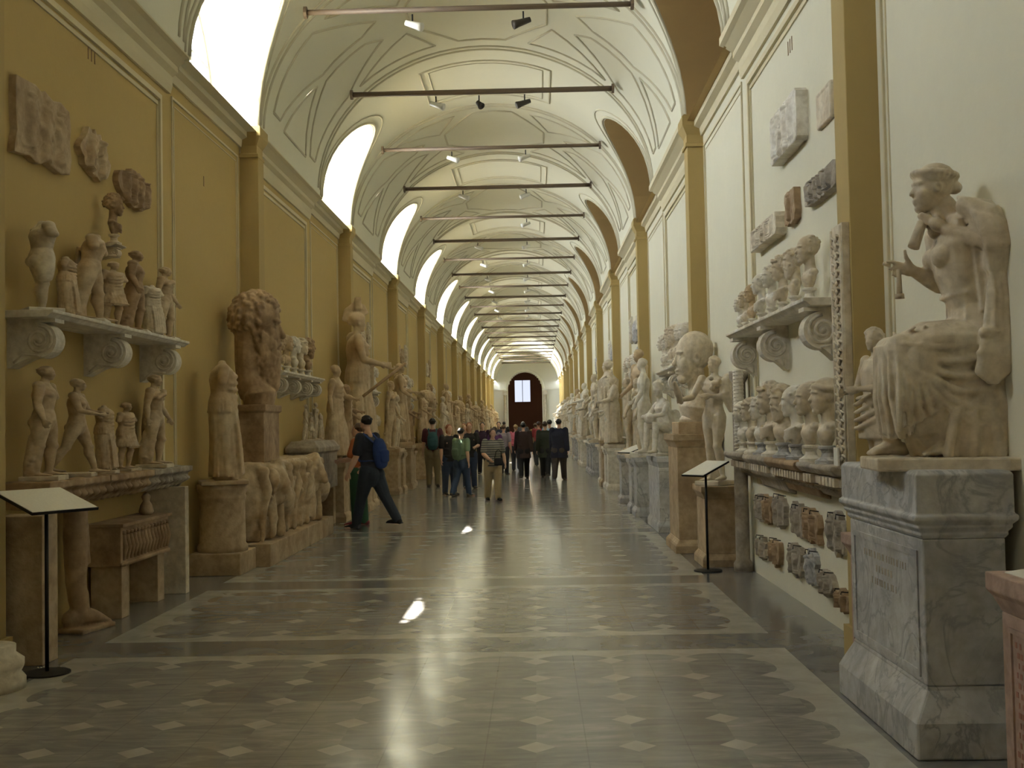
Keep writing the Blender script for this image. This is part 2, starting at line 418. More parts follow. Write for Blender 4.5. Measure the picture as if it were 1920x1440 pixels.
for k in KS:
    a, b = yn(k) - WIN_A, yn(k) - WIN_B
    if a < YS + .2 or b > YE: continue
    yc, hw = (a + b) / 2, (b - a) / 2
    arc = []
    for i in range(21):
        ph = -PI / 2 + PI * i / 20; arc.append((yc + hw * math.sin(ph), ZW + (ZAP - ZW) * math.cos(ph)))
    for mb, xo, sg in ((tunl, XG, -1), (tunr, XF, 1)):
        n0 = len(mb.V); VV = []
        for y, z in arc: VV += [(CX + sg * vx(max(z, ZS)), y, z), (xo, y, z)]
        FF = [(2 * i, 2 * i + 1, 2 * i + 3, 2 * i + 2) for i in range(20)] + [(0, 1, 41, 40)]
        mb.add(VV, FF)
    wi += 1
    fr = MB()
    for i in range(20):
        (y1, z1), (y2, z2) = arc[i], arc[i + 1]
    out = [(y, z) for y, z in arc]; inn = [(yc + (y - yc) * .93, ZW + .07 + (z - ZW) * .93) for y, z in arc]
    for x0 in (XG + .02,):
        VV = [(x0, y, z) for y, z in out] + [(x0, y, z) for y, z in inn] + [(x0 - .06, y, z) for y, z in out] + [(x0 - .06, y, z) for y, z in inn]
        FF = []
        for i in range(20): FF += [(i, i + 1, 21 + i + 1, 21 + i), (42 + i, 63 + i, 64 + i, 43 + i), (21 + i, 22 + i, 64 + i, 63 + i)]
        fr.add(VV, FF)
    fr.box(XG - .04, XG + .02, a + .05, b - .05, ZW, ZW + .08)
    for yy in (yc - .5, yc + .5): fr.box(XG - .03, XG + .01, yy - .025, yy + .025, ZW, ZW + .96 * (ZAP - ZW) * math.sqrt(1 - (.5 / hw) ** 2))
    fr.box(XG - .03, XG + .01, a + .08, b - .08, ZW + .78, ZW + .82)
    wf = struct(fr.obj('window_%d' % wi, M_MULL))
    pn = MB().prism(inn, 'x', XG - .025, XG - .015).obj('pane', M_GLASS, wf)
    lf = struct(MB().prism(arc, 'x', XF, XF + .05).obj('trim_%d' % (100 + wi), M_FRES))
    db = MB()                                                    # dentil band round the painting
    for i in range(26):
        ph = -PI / 2 + PI * (i + .5) / 26; y, z = yc + (hw - .07) * math.sin(ph), ZW + (ZAP - ZW - .07) * math.cos(ph)
        db.box(XF - .06, XF, y - .035, y + .035, z - .035, z + .035)
    db.obj('dentil_band', M_CORN, lf)
struct(tunl.obj('wall_left_reveals', M_VAULT)); struct(tunr.obj('wall_right_reveals', M_INTR))

# cornices, sills, pilasters, panel frames
ti = 0
def trim(mb, mat, smooth=False, bevel=0):
    global ti; ti += 1; return struct(mb.obj('trim_%d' % ti, mat, None, smooth, bevel))
for k in KS:
    for sg, XW, XP in ((-1, XL, FL), (1, XR, FR)):
        X = lambda dd: XW - sg * dd                              # dd metres out of the wall into the room
        a, b = yn(k), yn(k) + PER - 2.9
        if b < YS or a > YE: continue
        b = min(b, YE); a = max(a, YS)
        prof = [(X(-.15), 5.22), (X(.03), 5.22), (X(.05), 5.30), (X(.05), 5.40), (X(.11), 5.44), (X(.11), 5.50), (X(.20), 5.56), (X(.25), 5.58), (X(.25), 5.66), (X(.19), 5.70), (X(-.15), 5.70)]
        if YE - b > .3: pass
        trim(MB().prism(prof, 'y', a, b), M_CORN)
        if b + 3 < YE:
            trim(MB().prism([(X(-.25), 5.36), (X(.03), 5.36), (X(.05), 5.45), (X(.12), 5.48), (X(.12), ZW + .005), (X(-.25), ZW + .005)], 'y', b, b + 2.93), M_CORN)
        py = yn(k)
        if YS < py < YE - .5:
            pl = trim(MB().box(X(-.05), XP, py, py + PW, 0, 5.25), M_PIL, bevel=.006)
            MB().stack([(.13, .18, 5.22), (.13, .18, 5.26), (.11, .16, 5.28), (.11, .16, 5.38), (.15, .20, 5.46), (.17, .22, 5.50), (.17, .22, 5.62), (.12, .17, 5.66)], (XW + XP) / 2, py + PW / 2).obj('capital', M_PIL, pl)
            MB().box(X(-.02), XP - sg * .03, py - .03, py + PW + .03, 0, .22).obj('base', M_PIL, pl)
        def frame(y0, y1, z0, z1, wd=.055, th=.03):
            m = MB()
            for (p0, p1, q0, q1) in ((y0, y1, z1 - wd, z1), (y0, y0 + wd, z0, z1 - wd), (y1 - wd, y1, z0, z1 - wd)):
                xa, xb = sorted((X(-.01), X(th))); m.box(xa, xb, p0, p1, q0, q1)
                xa, xb = sorted((X(-.01), X(th * .5))); 
                if q1 == z1: m.box(xa, xb, p0 + .09, p1 - .09, q0 - .07, q1 - .085)
                elif p0 == y0: m.box(xa, xb, p0 + .09, p1 + .05, q0, q1 - .08)
                else: m.box(xa, xb, p0 - .05, p1 - .09, q0, q1 - .08)
            return m
        trim(frame(py + .62, py + 4.25, .95, 5.12), M_CORN)
        if py + PER < YE: trim(frame(py + 4.62, py + PER - .12, .9, 5.22, .025, .016), M_CORN)
# end wall with the arched doorway
D0, D1, DA, DZ = -2.55, .62, 6.45, 4.85
dm = MB(); dm.box(XL - .9, D0, YE, YE + .6, 0, 8.4).box(D1, XR + .9, YE, YE + .6, 0, 8.4)
dc, dw = (D0 + D1) / 2, (D1 - D0) / 2
for i in range(20):
    x0, x1 = D0 + 2 * dw * i / 20, D0 + 2 * dw * (i + 1) / 20
    h = DZ + (DA - DZ) * math.sqrt(max(0, 1 - (((x0 + x1) / 2 - dc) / dw) ** 2)); dm.box(x0, x1, YE, YE + .6, h, 8.4)
M_WHITE = paint('white_end_wall_paint', (.86, .86, .80), .04)
struct(dm.obj('wall_end', M_WHITE))
am = MB()
P_ = [(dc - (dw + .14) * math.cos(PI * i / 24), YE - .04, DZ + (DA - DZ + .14) * math.sin(PI * i / 24)) for i in range(25)]
am.tube(P_, .14, 8); am.box(D0 - .28, D0, YE - .15, YE, DZ - .12, DZ + .12); am.box(D1, D1 + .28, YE - .15, YE, DZ - .12, DZ + .12)
am.box(XL, D0 - .2, YE - .12, YE, DZ - .06, DZ + .1).box(D1 + .2, XR, YE - .12, YE, DZ - .06, DZ + .1)
trim(am, M_WHITE)
for x in (D0 - .26, D1 + .26):
    cl = thing('column', 'white marble column, %s side of the arched doorway at the far end' % ('left' if x < 0 else 'right'), 'column', (x, YE - .35, 0), 0, 'white columns beside the far doorway')
    MB().lathe([(.17, .15), (.16, .2), (.15, 4.3), (.17, 4.32)], 16).obj('shaft', M_WH, cl, True)
    MB().stack([(.19, .19, 4.32), (.24, .24, 4.6), (.24, .24, 4.7)]).obj('capital', M_WH, cl); MB().stack([(.24, .24, 0), (.24, .24, .12), (.19, .19, .16)]).obj('base', M_WH, cl)
    cl['label'] = cl['label']
# dim hall beyond the doorway, with a bright window
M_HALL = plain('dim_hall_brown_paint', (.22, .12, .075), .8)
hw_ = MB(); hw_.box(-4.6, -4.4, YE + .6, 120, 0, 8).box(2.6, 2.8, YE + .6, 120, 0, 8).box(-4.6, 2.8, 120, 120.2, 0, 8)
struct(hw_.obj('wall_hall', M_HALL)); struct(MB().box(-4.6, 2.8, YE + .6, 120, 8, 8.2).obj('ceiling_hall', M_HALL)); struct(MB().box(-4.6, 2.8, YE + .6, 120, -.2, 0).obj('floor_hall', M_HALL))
q = NT('bright_hall_window'); q.b.inputs['Emission Color'].default_value = (.75, .83, 1, 1); q.b.inputs['Emission Strength'].default_value = .75; q.b.inputs['Base Color'].default_value = (.5, .5, .5, 1)
hl_ = bpy.data.lights.new('hall_fill_light', 'POINT'); hl_.energy = 110; hl_.color = (1, .75, .5); hl_.shadow_soft_size = .4  # added fill that lifts the dark hall; no lamp is seen there
ho_ = bpy.data.objects.new('hall_fill_light', hl_); C.objects.link(ho_); ho_.location = (-1, 111, 6.5)
wn_ = struct(MB().box(-2.2, -.55, 119.9, 119.98, 4.0, 6.3).obj('window_90', q.m))
MB().box(-2.35, -2.2, 119.85, 120, 3.85, 6.45).box(-.55, -.4, 119.85, 120, 3.85, 6.45).box(-2.2, -.55, 119.85, 120, 3.85, 4.0).box(-2.2, -.55, 119.85, 120, 6.3, 6.45).box(-1.4, -1.34, 119.86, 120, 4.0, 6.3).obj('window_frame', M_HALL, wn_)

# iron tie rods with small spotlights
ORD = ['first', 'second', 'third', 'fourth', 'fifth', 'sixth', 'seventh', 'eighth', 'ninth', 'tenth', 'eleventh', 'twelfth', 'thirteenth', 'fourteenth', 'fifteenth', 'sixteenth', 'seventeenth', 'eighteenth', 'nineteenth', 'twentieth',
       'twenty-first', 'twenty-second', 'twenty-third', 'twenty-fourth', 'twenty-fifth', 'twenty-sixth']
rn = 0
M_SPOT = plain('white_spotlight_housing', (.75, .74, .70), .4)
def spotlight(x, y, z, mat, label, tilt, group):
    t = thing('spotlight', label, 'spotlight', (x, y, z), 0, group)
    MB().tube([(0, 0, -.03), (0, 0, -.16)], .012, 6).obj('stem', M_IRON, t)
    MB().tube([(-.09 * tilt, 0, -.14), (.07 * tilt, -.03, -.2), (.13 * tilt, -.05, -.225)], [.035, .05, .062], 12).obj('lamp_head', mat, t, True)
for k in range(1, 13):
    for oy, dark in ((-.2, 0), (3.5, 1)):
        y = yn(k) + oy
        if y > YE - 1: continue
        hl = 2.15; nm = ORD[rn]
        lb = ('nearest iron tie rod across the vault, at the top of the photo' if rn == 0 else '%s iron tie rod across the vault, counted from the camera' % nm)
        t = thing('tie_rod', lb, 'tie rod', (CX, y, 7.08), 0, 'iron tie rods across the vault')
        MB().tube([(-hl, 0, 0), (hl, 0, 0)], .045 if dark else .036, 10).obj('bar', M_ROD, t, True)
        for s_ in (-1, 1): MB().tube([(s_ * hl - .02, 0, 0), (s_ * hl + .02, 0, 0)], .08, 10).obj('end_plate', M_ROD, t)
        if rn < 12:
            for sx, sd in ((-.74, 'left'), (.72, 'right')):
                if rn == 4 and sd == 'left': continue
                spotlight(CX + sx - .02 * rn, y, 7.05, M_SPOT if not (rn in (0, 1) and sd == 'right') else M_BLK, 'small %s spotlight on the %s side of the %s tie rod' % ('black' if rn < 2 and sd == 'right' else 'white', sd, 'nearest' if rn == 0 else nm), 1 if sd == 'left' else -1, 'spotlights on the tie rods')
            if rn == 1: spotlight(CX - .05, y, 7.05, M_BLK, 'small black lamp hanging at the middle of the second tie rod', .3, 'spotlights on the tie rods')
        rn += 1
# ------------------------------------------------------------------ heads and figures
rnd = random.Random(11)
def head(B, M, hair='curls', beard=False, seed=0, nose=True, female=False, wreath=False, big=False):
    """head of height 1 (chin -.5, crown .5) facing +X, with neck"""
    R_ = random.Random(seed); B.M = M
    B.ell((-.06, 0, .12), (.40, .305, .36), seg=16, rg=10)
    B.ell((.10, 0, -.10), (.25, .235, .36), seg=14, rg=10)
    B.ell((.21, 0, -.375), (.125, .13, .11)); B.ell((.06, 0, -.26), (.24, .215, .18))
    if nose: B.tube([(.31, 0, .07), (.355, 0, -.03), (.39, 0, -.105)], [.032, .040, .052], 8)
    B.ell((.30, .10, .10), (.06, .12, .035), (0, 0, .3)); B.ell((.30, -.10, .10), (.06, .12, .035), (0, 0, -.3))
    B.ell((.33, 0, -.225), (.045, .09, .028)); B.ell((.315, 0, -.285), (.05, .075, .032))
    for sy in (1, -1):
        B.ell((.21, sy * .13, -.1), (.11, .10, .13)); B.ell((.272, sy * .115, .015), (.05, .058, .04))
        B.ell((-.03, sy * .29, -.02), (.075, .035, .115)); B.dent((.33, sy * .115, .045), .045, (-.03, 0, 0))
        if big: B.ell((.31, sy * .115, .05), (.03, .06, .012)); B.dent((-.01, sy * .33, -.01), .03, (0, -sy * .05, 0))
    B.dent((.36, 0, -.335), .03, (-.02, 0, 0))
    B.tube([(-.07, 0, -.25), (-.10, 0, -.55), (-.13, 0, -.80)], [(.20, .19), (.19, .18), (.22, .23)], 12, (0, 1, 0))
    if hair == 'cap': 
        B.ell((-.09, 0, .16), (.395, .318, .345), seg=16, rg=10)
        for i in range(26 if not big else 0):
            a = R_.uniform(-2.0, 2.0); e = R_.uniform(.1, 1.3); B.ell((-.09 - .40 * math.cos(a) * math.cos(e) * (1 if abs(a) < 1.6 else .9), .33 * math.sin(a) * math.cos(e), .17 + .34 * math.sin(e)), (.06, .05, .03))
    if hair in ('curls', 'big'):
        k = 1.0 if hair == 'curls' else (1.18 if not big else 1.08)
        for i in range(95 if not big else 330):
            a = R_.uniform(-PI, PI); e = R_.uniform(-.45, 1.5)
            x, y, z = -.07 - .40 * k * math.cos(a) * math.cos(e), .325 * k * math.sin(a) * math.cos(e), .14 + .36 * k * math.sin(e)
            if x > .10 and z < .27: continue
            rr = R_.uniform(.045, .08) * (.72 if big else 1); B.ell((x, y, z), (rr, rr, rr * .8), seg=8, rg=6)
        if hair == 'big': B.ell((-.09, 0, .16), (.44, .37, .38))
    if hair == 'bun' or female:
        for i in range(30):
            t = i / 29; a = PI * (1.15 - 2.3 * t); B.ell((-.05 + .30 * math.cos(a), .33 * math.sin(a), .23 + .04 * math.cos(a * 2)), (.09, .075, .085), seg=8, rg=6)
        B.ell((-.10, 0, .17), (.40, .32, .34)); B.ell((-.46, 0, .02), (.16, .14, .13)); 
        for a in range(6): B.ell((-.46 + .08 * math.cos(a), .10 * math.sin(a), .02 + .05 * math.cos(a * 1.7)), .07, seg=8, rg=6)
    if wreath:
        for i in range(34):
            a = 2 * PI * i / 34; B.ell((-.05 + .37 * math.cos(a), .34 * math.sin(a), .24 + .02 * (i % 3)), (.07, .05, .055), (0, 0, a + .6), 8, 6)
    if beard:
        for i in range(70 if not big else 330):
            a = R_.uniform(-1.75, 1.75); e = R_.uniform(0, 1)
            x, y, z = (-.02 if not big else .03) + (.30 - .05 * e) * math.cos(a), (.27 - .11 * e) * math.sin(a), -.22 - (.42 if not big else .62) * e + .22 * (abs(a) / 1.75) ** 2
            if abs(a) < .35 and z > -.33: continue
            rr = R_.uniform(.04, .075) * (.8 if big else 1); B.ell((x, y, z), (rr, rr, rr * 1.1), seg=8, rg=6)
        B.ell((.14, 0, -.48), (.18, .18, .22))
        if big: B.ell((.12, 0, -.55), (.22, .20, .30)); B.tube([(-.16, 0, -.05), (-.18, 0, -.45), (-.14, 0, -.85)], [(.26, .27), (.24, .27), (.24, .27)], 14, (0, 1, 0))
        B.tube([(.34, .03, -.20), (.31, .12, -.24), (.24, .17, -.33)], [.03, .035, .03], 6); B.tube([(.34, -.03, -.20), (.31, -.12, -.24), (.24, -.17, -.33)], [.03, .035, .03], 6)

def limbs(pose, hip_h=.505, sh_h=.815):
    """joints of a figure of height 1 facing +X; pose: legs [(swing, knee, spread)] L R, arms [(swing, spread, flex, inward)] L R, lean, twist"""
    J = {}; lean = pose.get('lean', 0)
    J['pel'] = Vector((0, 0, .53)); J['tw'] = tw = pose.get('twist', 0)
    up = Vector((math.sin(lean), pose.get('side', 0), math.cos(lean)))
    J['up'] = up; J['chest'] = J['pel'] + up * .19; J['neck'] = J['pel'] + up * .305; J['head'] = J['pel'] + up * .36 + Vector((pose.get('hx', .015), 0, .042))
    for i, sy in ((0, 1), (1, -1)):
        a, kn, sp = pose.get('legs', [(.08, .05, .03), (-.05, .05, .03)])[i]
        h = Vector((0, sy * .052, hip_h)); J['hip%d' % i] = h
        k = h + Vector((math.sin(a), sy * math.sin(sp), -math.cos(a))).normalized() * .235
        f = a - kn; an = k + Vector((math.sin(f), sy * math.sin(sp) * .6, -math.cos(f))).normalized() * .23
        J['knee%d' % i] = k; J['ank%d' % i] = an
        a, sp, fl, inw = pose.get('arms', [(.0, .15, .2, 0), (.0, .15, .2, 0)])[i]
        s_ = J['pel'] + up * .285 + Vector((tw * sy * -.06, sy * .108, 0)); J['sh%d' % i] = s_
        ud = Vector((math.sin(a) * math.cos(sp), sy * math.sin(sp), -math.cos(a) * math.cos(sp))).normalized()
        el = s_ + ud * .17; J['el%d' % i] = el
        fwd = Vector((1, -sy * inw, 0)).normalized(); ax = (fwd - ud * fwd.dot(ud))
        ax = ax.normalized() if ax.length > .05 else Vector((0, 0, 1))
        fd = (ud * math.cos(fl) + ax * math.sin(fl)).normalized(); J['wr%d' % i] = el + fd * .145; J['hd%d' % i] = fd
    lo = min(J['ank0'].z, J['ank1'].z) - .042
    J['drop'] = lo
    for key in J:
        if isinstance(J[key], Vector) and key not in ('up', 'hd0', 'hd1'): J[key] = J[key] - Vector((0, 0, lo))
    return J
def hand(B, w, fd, sy, s=1.0, curl=.5):
    """palm, five unequal curled fingers and a thumb; fd points along the forearm"""
    fd = fd.normalized(); side = fd.cross(Vector((0, sy, 0))); side = side.normalized() if side.length > .1 else Vector((1, 0, 0))
    nrm = fd.cross(side).normalized() * (-sy)                     # palm side
    if nrm.y * sy > 0: nrm = -nrm
    p = w + fd * .026 * s; B.tube([w, p, w + fd * .05 * s], [(.010 * s, .014 * s), (.010 * s, .021 * s), (.009 * s, .022 * s)], 8, side)
    for i, (o, L) in enumerate(((-.017, .036), (-.006, .043), (.006, .040), (.016, .032))):
        b = w + fd * .052 * s + side * o * s
        m = b + (fd * math.cos(curl * .5) + nrm * math.sin(curl * .5)) * L * .5 * s; e = m + (fd * math.cos(curl * 1.6) + nrm * math.sin(curl * 1.6)) * L * .5 * s
        B.tube([b - fd * .01 * s, m, e], [.0056 * s, .0052 * s, .0044 * s], 6)
    b = w + fd * .018 * s - side * .016 * s
    B.tube([b, b - side * .014 * s + fd * .018 * s + nrm * .006 * s, b - side * .018 * s + fd * .036 * s + nrm * .012 * s], [.0075 * s, .0066 * s, .005 * s], 6)
def body(B, J, S=1, arms=(1, 1), legs=(1, 1), feet=True, hands=True, female=False, headkw=None, hrot=0, htilt=0, M0=None, g=1.0, torso=True, hs=.132):
    B.M = M0 = (M0 or Matrix.Identity(4))
    up, pel = J['up'], J['pel']; sv = Vector((-J['tw'] * .5, 1, 0))
    P = lambda t, dx=0: pel + up * t + Vector((dx, 0, 0))
    if torso:
        B.tube([P(-.075), P(-.03), P(.02), P(.075), P(.14), P(.20), P(.25), P(.285)],
               [(.055 * g, .072 * g), (.066 * g, .088 * g), (.062 * g, .086 * g), (.052 * g, .070 * g), (.058 * g, .076 * g), (.066 * g, .092 * g), (.058 * g, .094 * g), (.036 * g, .070 * g)], 16, sv)
        for sy in (1, -1):
            B.ell(P(-.045, -.032) + Vector((0, sy * .036, 0)), (.048 * g, .045 * g, .052 * g))
            B.ell(P(.205, .045) + Vector((0, sy * .042, 0)), (.028, .042, .032) if not female else (.038, .038, .038))
        if not female: B.ell(P(.09, .046), (.012, .04, .07))
        B.tube([P(.27), P(.33)], [(.030 * g, .032 * g), (.027 * g, .028 * g)], 12, sv)
    for i, sy in ((0, 1), (1, -1)):
        if legs[i]:
            h, k, a = J['hip%d' % i], J['knee%d' % i], J['ank%d' % i]
            L = legs[i]
            if L == .5: B.tube([h, h.lerp(k, .5), h.lerp(k, .85)], [.055 * g, .051 * g, .042 * g], 12)
            else:
                B.tube([h + Vector((0, 0, .01)), h.lerp(k, .35), h.lerp(k, .75), k, k.lerp(a, .3) - Vector((.008, 0, 0)), k.lerp(a, .65), a], [.055 * g, .053 * g, .040 * g, .034 * g, .037 * g, .027 * g, .020 * g], 12)
                B.ell(k + Vector((.008, 0, 0)), .033 * g)
                if feet:
                    z = max(a.z - .026, .012); yaw = sy * .18
                    B.tube([(a.x - .022, a.y, z), (a.x + .03, a.y + sy * .008, z - .002), (a.x + .075, a.y + sy * .018, z - .006), (a.x + .102, a.y + sy * .022, z - .008)], [(.020, .021), (.020, .024), (.013, .029), (.009, .024)], 10, (0, 1, 0))
        if arms[i]:
            s_, e, w = J['sh%d' % i], J['el%d' % i], J['wr%d' % i]
            B.ell(s_, (.036 * g, .038 * g, .038 * g))
            if arms[i] == .5: B.tube([s_, s_.lerp(e, .6)], [.033 * g, .030 * g], 10)
            else:
                B.tube([s_, s_.lerp(e, .45), e], [.033 * g, .031 * g, .025 * g], 10); B.tube([e, e.lerp(w, .35), w], [.025 * g, .026 * g, .016 * g], 10)
                if hands: hand(B, w, J['hd%d' % i], sy)
    if headkw is not None:
        B.M = M0 @ Matrix.Translation(J['head']) @ Euler((0, htilt, hrot)).to_matrix().to_4x4() @ Matrix.Scale(hs, 4)
        head(B, B.M, **headkw)
    B.M = M0
def swag(B, a, b, sag, r_, n=8, out=(0, 0, 0)):
    """one rounded fold of cloth hanging from a to b"""
    a, b = Vector(a), Vector(b); o = Vector(out)
    B.tube([a.lerp(b, i / n) + Vector((0, 0, -sag * 4 * (i / n) * (1 - i / n))) + o * (4 * (i / n) * (1 - i / n)) for i in range(n + 1)], [r_ * (.55 + .45 * math.sin(PI * (i + .6) / (n + 1.2))) for i in range(n + 1)], 6)

# draped standing figure of height 1
def draped(name, mat, voxel, seed=0, headkw=None, arms=((.3, .2, 1.2, .4), (-.1, .25, .3, 0)), helmet=False, noarms=False, hrot=0, headless=False, short=False, wide=1.0):
    R_ = random.Random(seed); B = Blob()
    J = limbs({'legs': [(.10, .22, .03), (-.04, .02, .02)], 'arms': list(arms), 'side': .02})
    body(B, J, arms=(.5, .5) if noarms else (1, 1), female=True, headkw=None if headless else (headkw or dict(hair='bun', seed=seed)), hrot=hrot)
    ph = R_.uniform(0, 6); w_ = wide
    lo = .03 if not short else .33
    B.gown([(lo, .015, 0, .105 * w_, .125 * w_, .22, 11, ph), (.12 if not short else .37, .012, 0, .10 * w_, .12 * w_, .20, 11, ph + .1), (.30 if not short else .42, .01, 0, .095 * w_, .115 * w_, .15, 10, ph + .3), (.45, .005, 0, .088, .11, .07, 9, ph + .5),
            (.55, 0, 0, .080, .102, .05, 9, ph + .7), (.62, 0, 0, .064, .084, .05, 9, ph + 1), (.66, 0, .01, .070, .086, .06, 9, ph + 1)])
    B.gown([(.50, 0, 0, .088, .112, .12, 12, ph), (.58, 0, 0, .083, .105, .10, 12, ph), (.65, .0, .01, .068, .088, .05, 9, ph), (.74, .0, .01, .078, .108, .07, 9, ph), (.80, 0, .01, .068, .122, .05, 9, ph), (.84, 0, .01, .04, .085, .02, 9, ph)])
    for i in range(6):
        z = .53 + .05 * i; swag(B, (.035, .088, z + .05), (.04, -.08, z - .02), .03, .014, out=(.045, 0, 0))
    for i in range(7):
        y = -.09 + .03 * i; B.tube([(.088 - abs(y) * .25, y, .50), (.105 - abs(y) * .2, y + .008, .30), (.12 - abs(y) * .25, y + .012, .05 if not short else .34)], [.007, .011, .014], 6)
    if not noarms:                                                # mantle over one shoulder and forearm
        e, w = J['el0'], J['wr0']; B.tube([J['sh0'] + Vector((-.02, 0, .02)), e, e.lerp(w, .6)], [.05, .045, .035], 10)
        for i in range(5): B.tube([e.lerp(w, .15 + .13 * i), e.lerp(w, .15 + .13 * i) + Vector((.0, .01, -.14)), e.lerp(w, .1 + .13 * i) + Vector((.0, .015, -.30 + .02 * i))], [.012, .014, .011], 6)
    if helmet:
        H = J['head']; B.ell(H + Vector((-.01, 0, .035)), (.062, .052, .052)); B.tube([H + Vector((.05, 0, .07)), H + Vector((.03, 0, .115)), H + Vector((-.03, 0, .13)), H + Vector((-.08, 0, .09)), H + Vector((-.095, 0, .02))], [(.03, .012)] * 5, 8, (0, 1, 0))
        B.box(H.x - .03, H.x + .02, -.02, .02, H.z + .10, H.z + .19)
    return B.bake(name, voxel, mat, 1)
def nude(name, mat, voxel, seed=0, pose=None, headkw=None, arms=(1, 1), legs=(1, 1), headless=False, trunk=True, hrot=0, feet=True, g=1.04, cloak=False, extra=None, female=False):
    R_ = random.Random(seed); B = Blob()
    J = limbs(pose or {'legs': [(.16, .28, .05), (-.05, .0, .03)], 'arms': [(.1, .2, .4, 0), (.0, .25, .9, .3)], 'side': .03})
    body(B, J, arms=arms, legs=legs, feet=feet, headkw=None if headless else (headkw or dict(hair='curls', seed=seed)), hrot=hrot, g=g, female=female)
    if trunk:
        B.tube([(-.06, -.06, 0), (-.065, -.07, .12), (-.05, -.065, .26), (-.045, -.05, .36)], [.045, .038, .036, .03], 10)
        for i in range(6): B.ell((-.06 + R_.uniform(-.03, .03), -.07 + R_.uniform(-.03, .03), R_.uniform(0, .3)), .02)
    if cloak:
        B.tube([J['sh0'] + Vector((-.05, .02, .02)), J['sh0'] + Vector((-.07, .04, -.2)), Vector((-.07, .09, .30)), Vector((-.06, .09, .05))], [(.02, .06), (.025, .075), (.025, .08), (.02, .07)], 10, (0, 1, 0))
        for i in range(5): B.tube([(-.075, .03 + .03 * i, .75), (-.10, .03 + .03 * i, .4), (-.09, .03 + .03 * i, .05)], .012, 6)
        B.tube([(.045, -.10, .74), (.07, 0, .78), (.05, .09, .82), (-.03, .11, .80)], .028, 8)
    if extra: extra(B, J)
    return B.bake(name, voxel, mat, 1)
def bust_mesh(name, mat, seed=0, hair='curls', beard=False, female=False, chest='cut', hrot=0, voxel=.0075, wreath=False, hs=.25, nose=True, draped_=False):
    """head, neck and chest cut away like a bib; about .45 m tall standing on z=0 (without its socle)"""
    B = Blob(); w_ = 1.0
    B.M = Matrix.Identity(4)
    B.tube([(.0, 0, .035), (.005, 0, .075), (0, 0, .13), (-.01, 0, .165)], [(.030, .040), (.050, .075), (.055, .108), (.045, .098)], 16, (0, 1, 0))
    B.ell((-.01, .075, .165), (.042, .045, .032)); B.ell((-.01, -.075, .165), (.042, .045, .032)); B.ell((.03, 0, .115), (.035, .07, .045))
    if draped_:
        for i in range(6): swag(B, (.02, .13 - .012 * i, .17 - .014 * i), (.03, -.13 + .015 * i, .16 - .018 * i), .03, .011, out=(.055, 0, 0))
        B.tube([(-.03, .13, .17), (.05, .06, .15), (.075, -.02, .08)], .022, 8)
    head(B, T((.015, 0, .362), hrot, hs), hair, beard, seed, nose, female, wreath)
    return B.bake(name, voxel, mat, 1)
def socle_mb(s=1.0):
    return MB().lathe([(.085 * s, 0), (.085 * s, .022), (.065 * s, .03), (.045 * s, .045), (.038 * s, .07), (.045 * s, .09), (.062 * s, .10), (.062 * s, .115), (.05 * s, .12)], 20)
BUSTS = {}
def bust_protos():
    sp = [dict(hair='curls'), dict(hair='cap', seed=2), dict(hair='curls', beard=True, seed=3), dict(hair='bun', female=True, seed=4), dict(hair='cap', seed=5, hrot=.3), dict(hair='big', seed=6, draped_=True), dict(hair='cap', seed=7, draped_=True, hrot=-.25), dict(hair='curls', wreath=True, seed=8)]
    ms = [M_WH, M_CR, M_CR, M_WH, M_WARM, M_CR, M_WH, M_CR]
    return [(bust_mesh('portrait_%s' % 'abcdefgh'[i], ms[i], **s_), s_) for i, s_ in enumerate(sp)]
SOC = socle_mb().obj('socle', None); SOCM = SOC.data; bpy.data.objects.remove(SOC)
SOCM.polygons.foreach_set('use_smooth', [False] * len(SOCM.polygons))
_mc = {}
def mat_copy(me, mat):
    k = (me.name, mat.name)
    if k not in _mc:
        m = me.copy(); m.materials.clear(); m.materials.append(mat); _mc[k] = m
    return _mc[k]
def bust(me, loc, rotz, s, label, group, mat=None, smat=None, simple=False):
    t = thing('bust', label, 'bust', loc, rotz, group); t.scale = (s, s, s)
    data_obj('socle', mat_copy(SOCM, smat or M_WH), None, t)
    data_obj('portrait', mat_copy(me, mat) if mat else me, None, t, (0, 0, .085))
    return t
def pedestal(label, loc, rotz, hx, hy, h, mat, group=None, cap=.05, name='pedestal', inscr=None):
    """block pedestal: moulded cap, dado, moulded base"""
    t = thing(name, label, 'pedestal', loc, rotz, group); b = min(.16, h * .16)
    def P_(mb, nm, m): return mb.obj(nm, m, t, bevel=.006)
    P_(MB().stack([(hx + cap, hy + cap, 0), (hx + cap, hy + cap, b * .55), (hx + cap * .75, hy + cap * .75, b * .7), (hx + cap * .2, hy + cap * .2, b * .9), (hx, hy, b)]), 'base', mat)
    P_(MB().stack([(hx, hy, b), (hx, hy, h - b)]), 'dado', mat)
    P_(MB().stack([(hx, hy, h - b), (hx + cap * .2, hy + cap * .2, h - b * .85), (hx + cap * .6, hy + cap * .6, h - b * .6), (hx + cap, hy + cap, h - b * .45), (hx + cap, hy + cap, h)]), 'cap', mat)
    return t
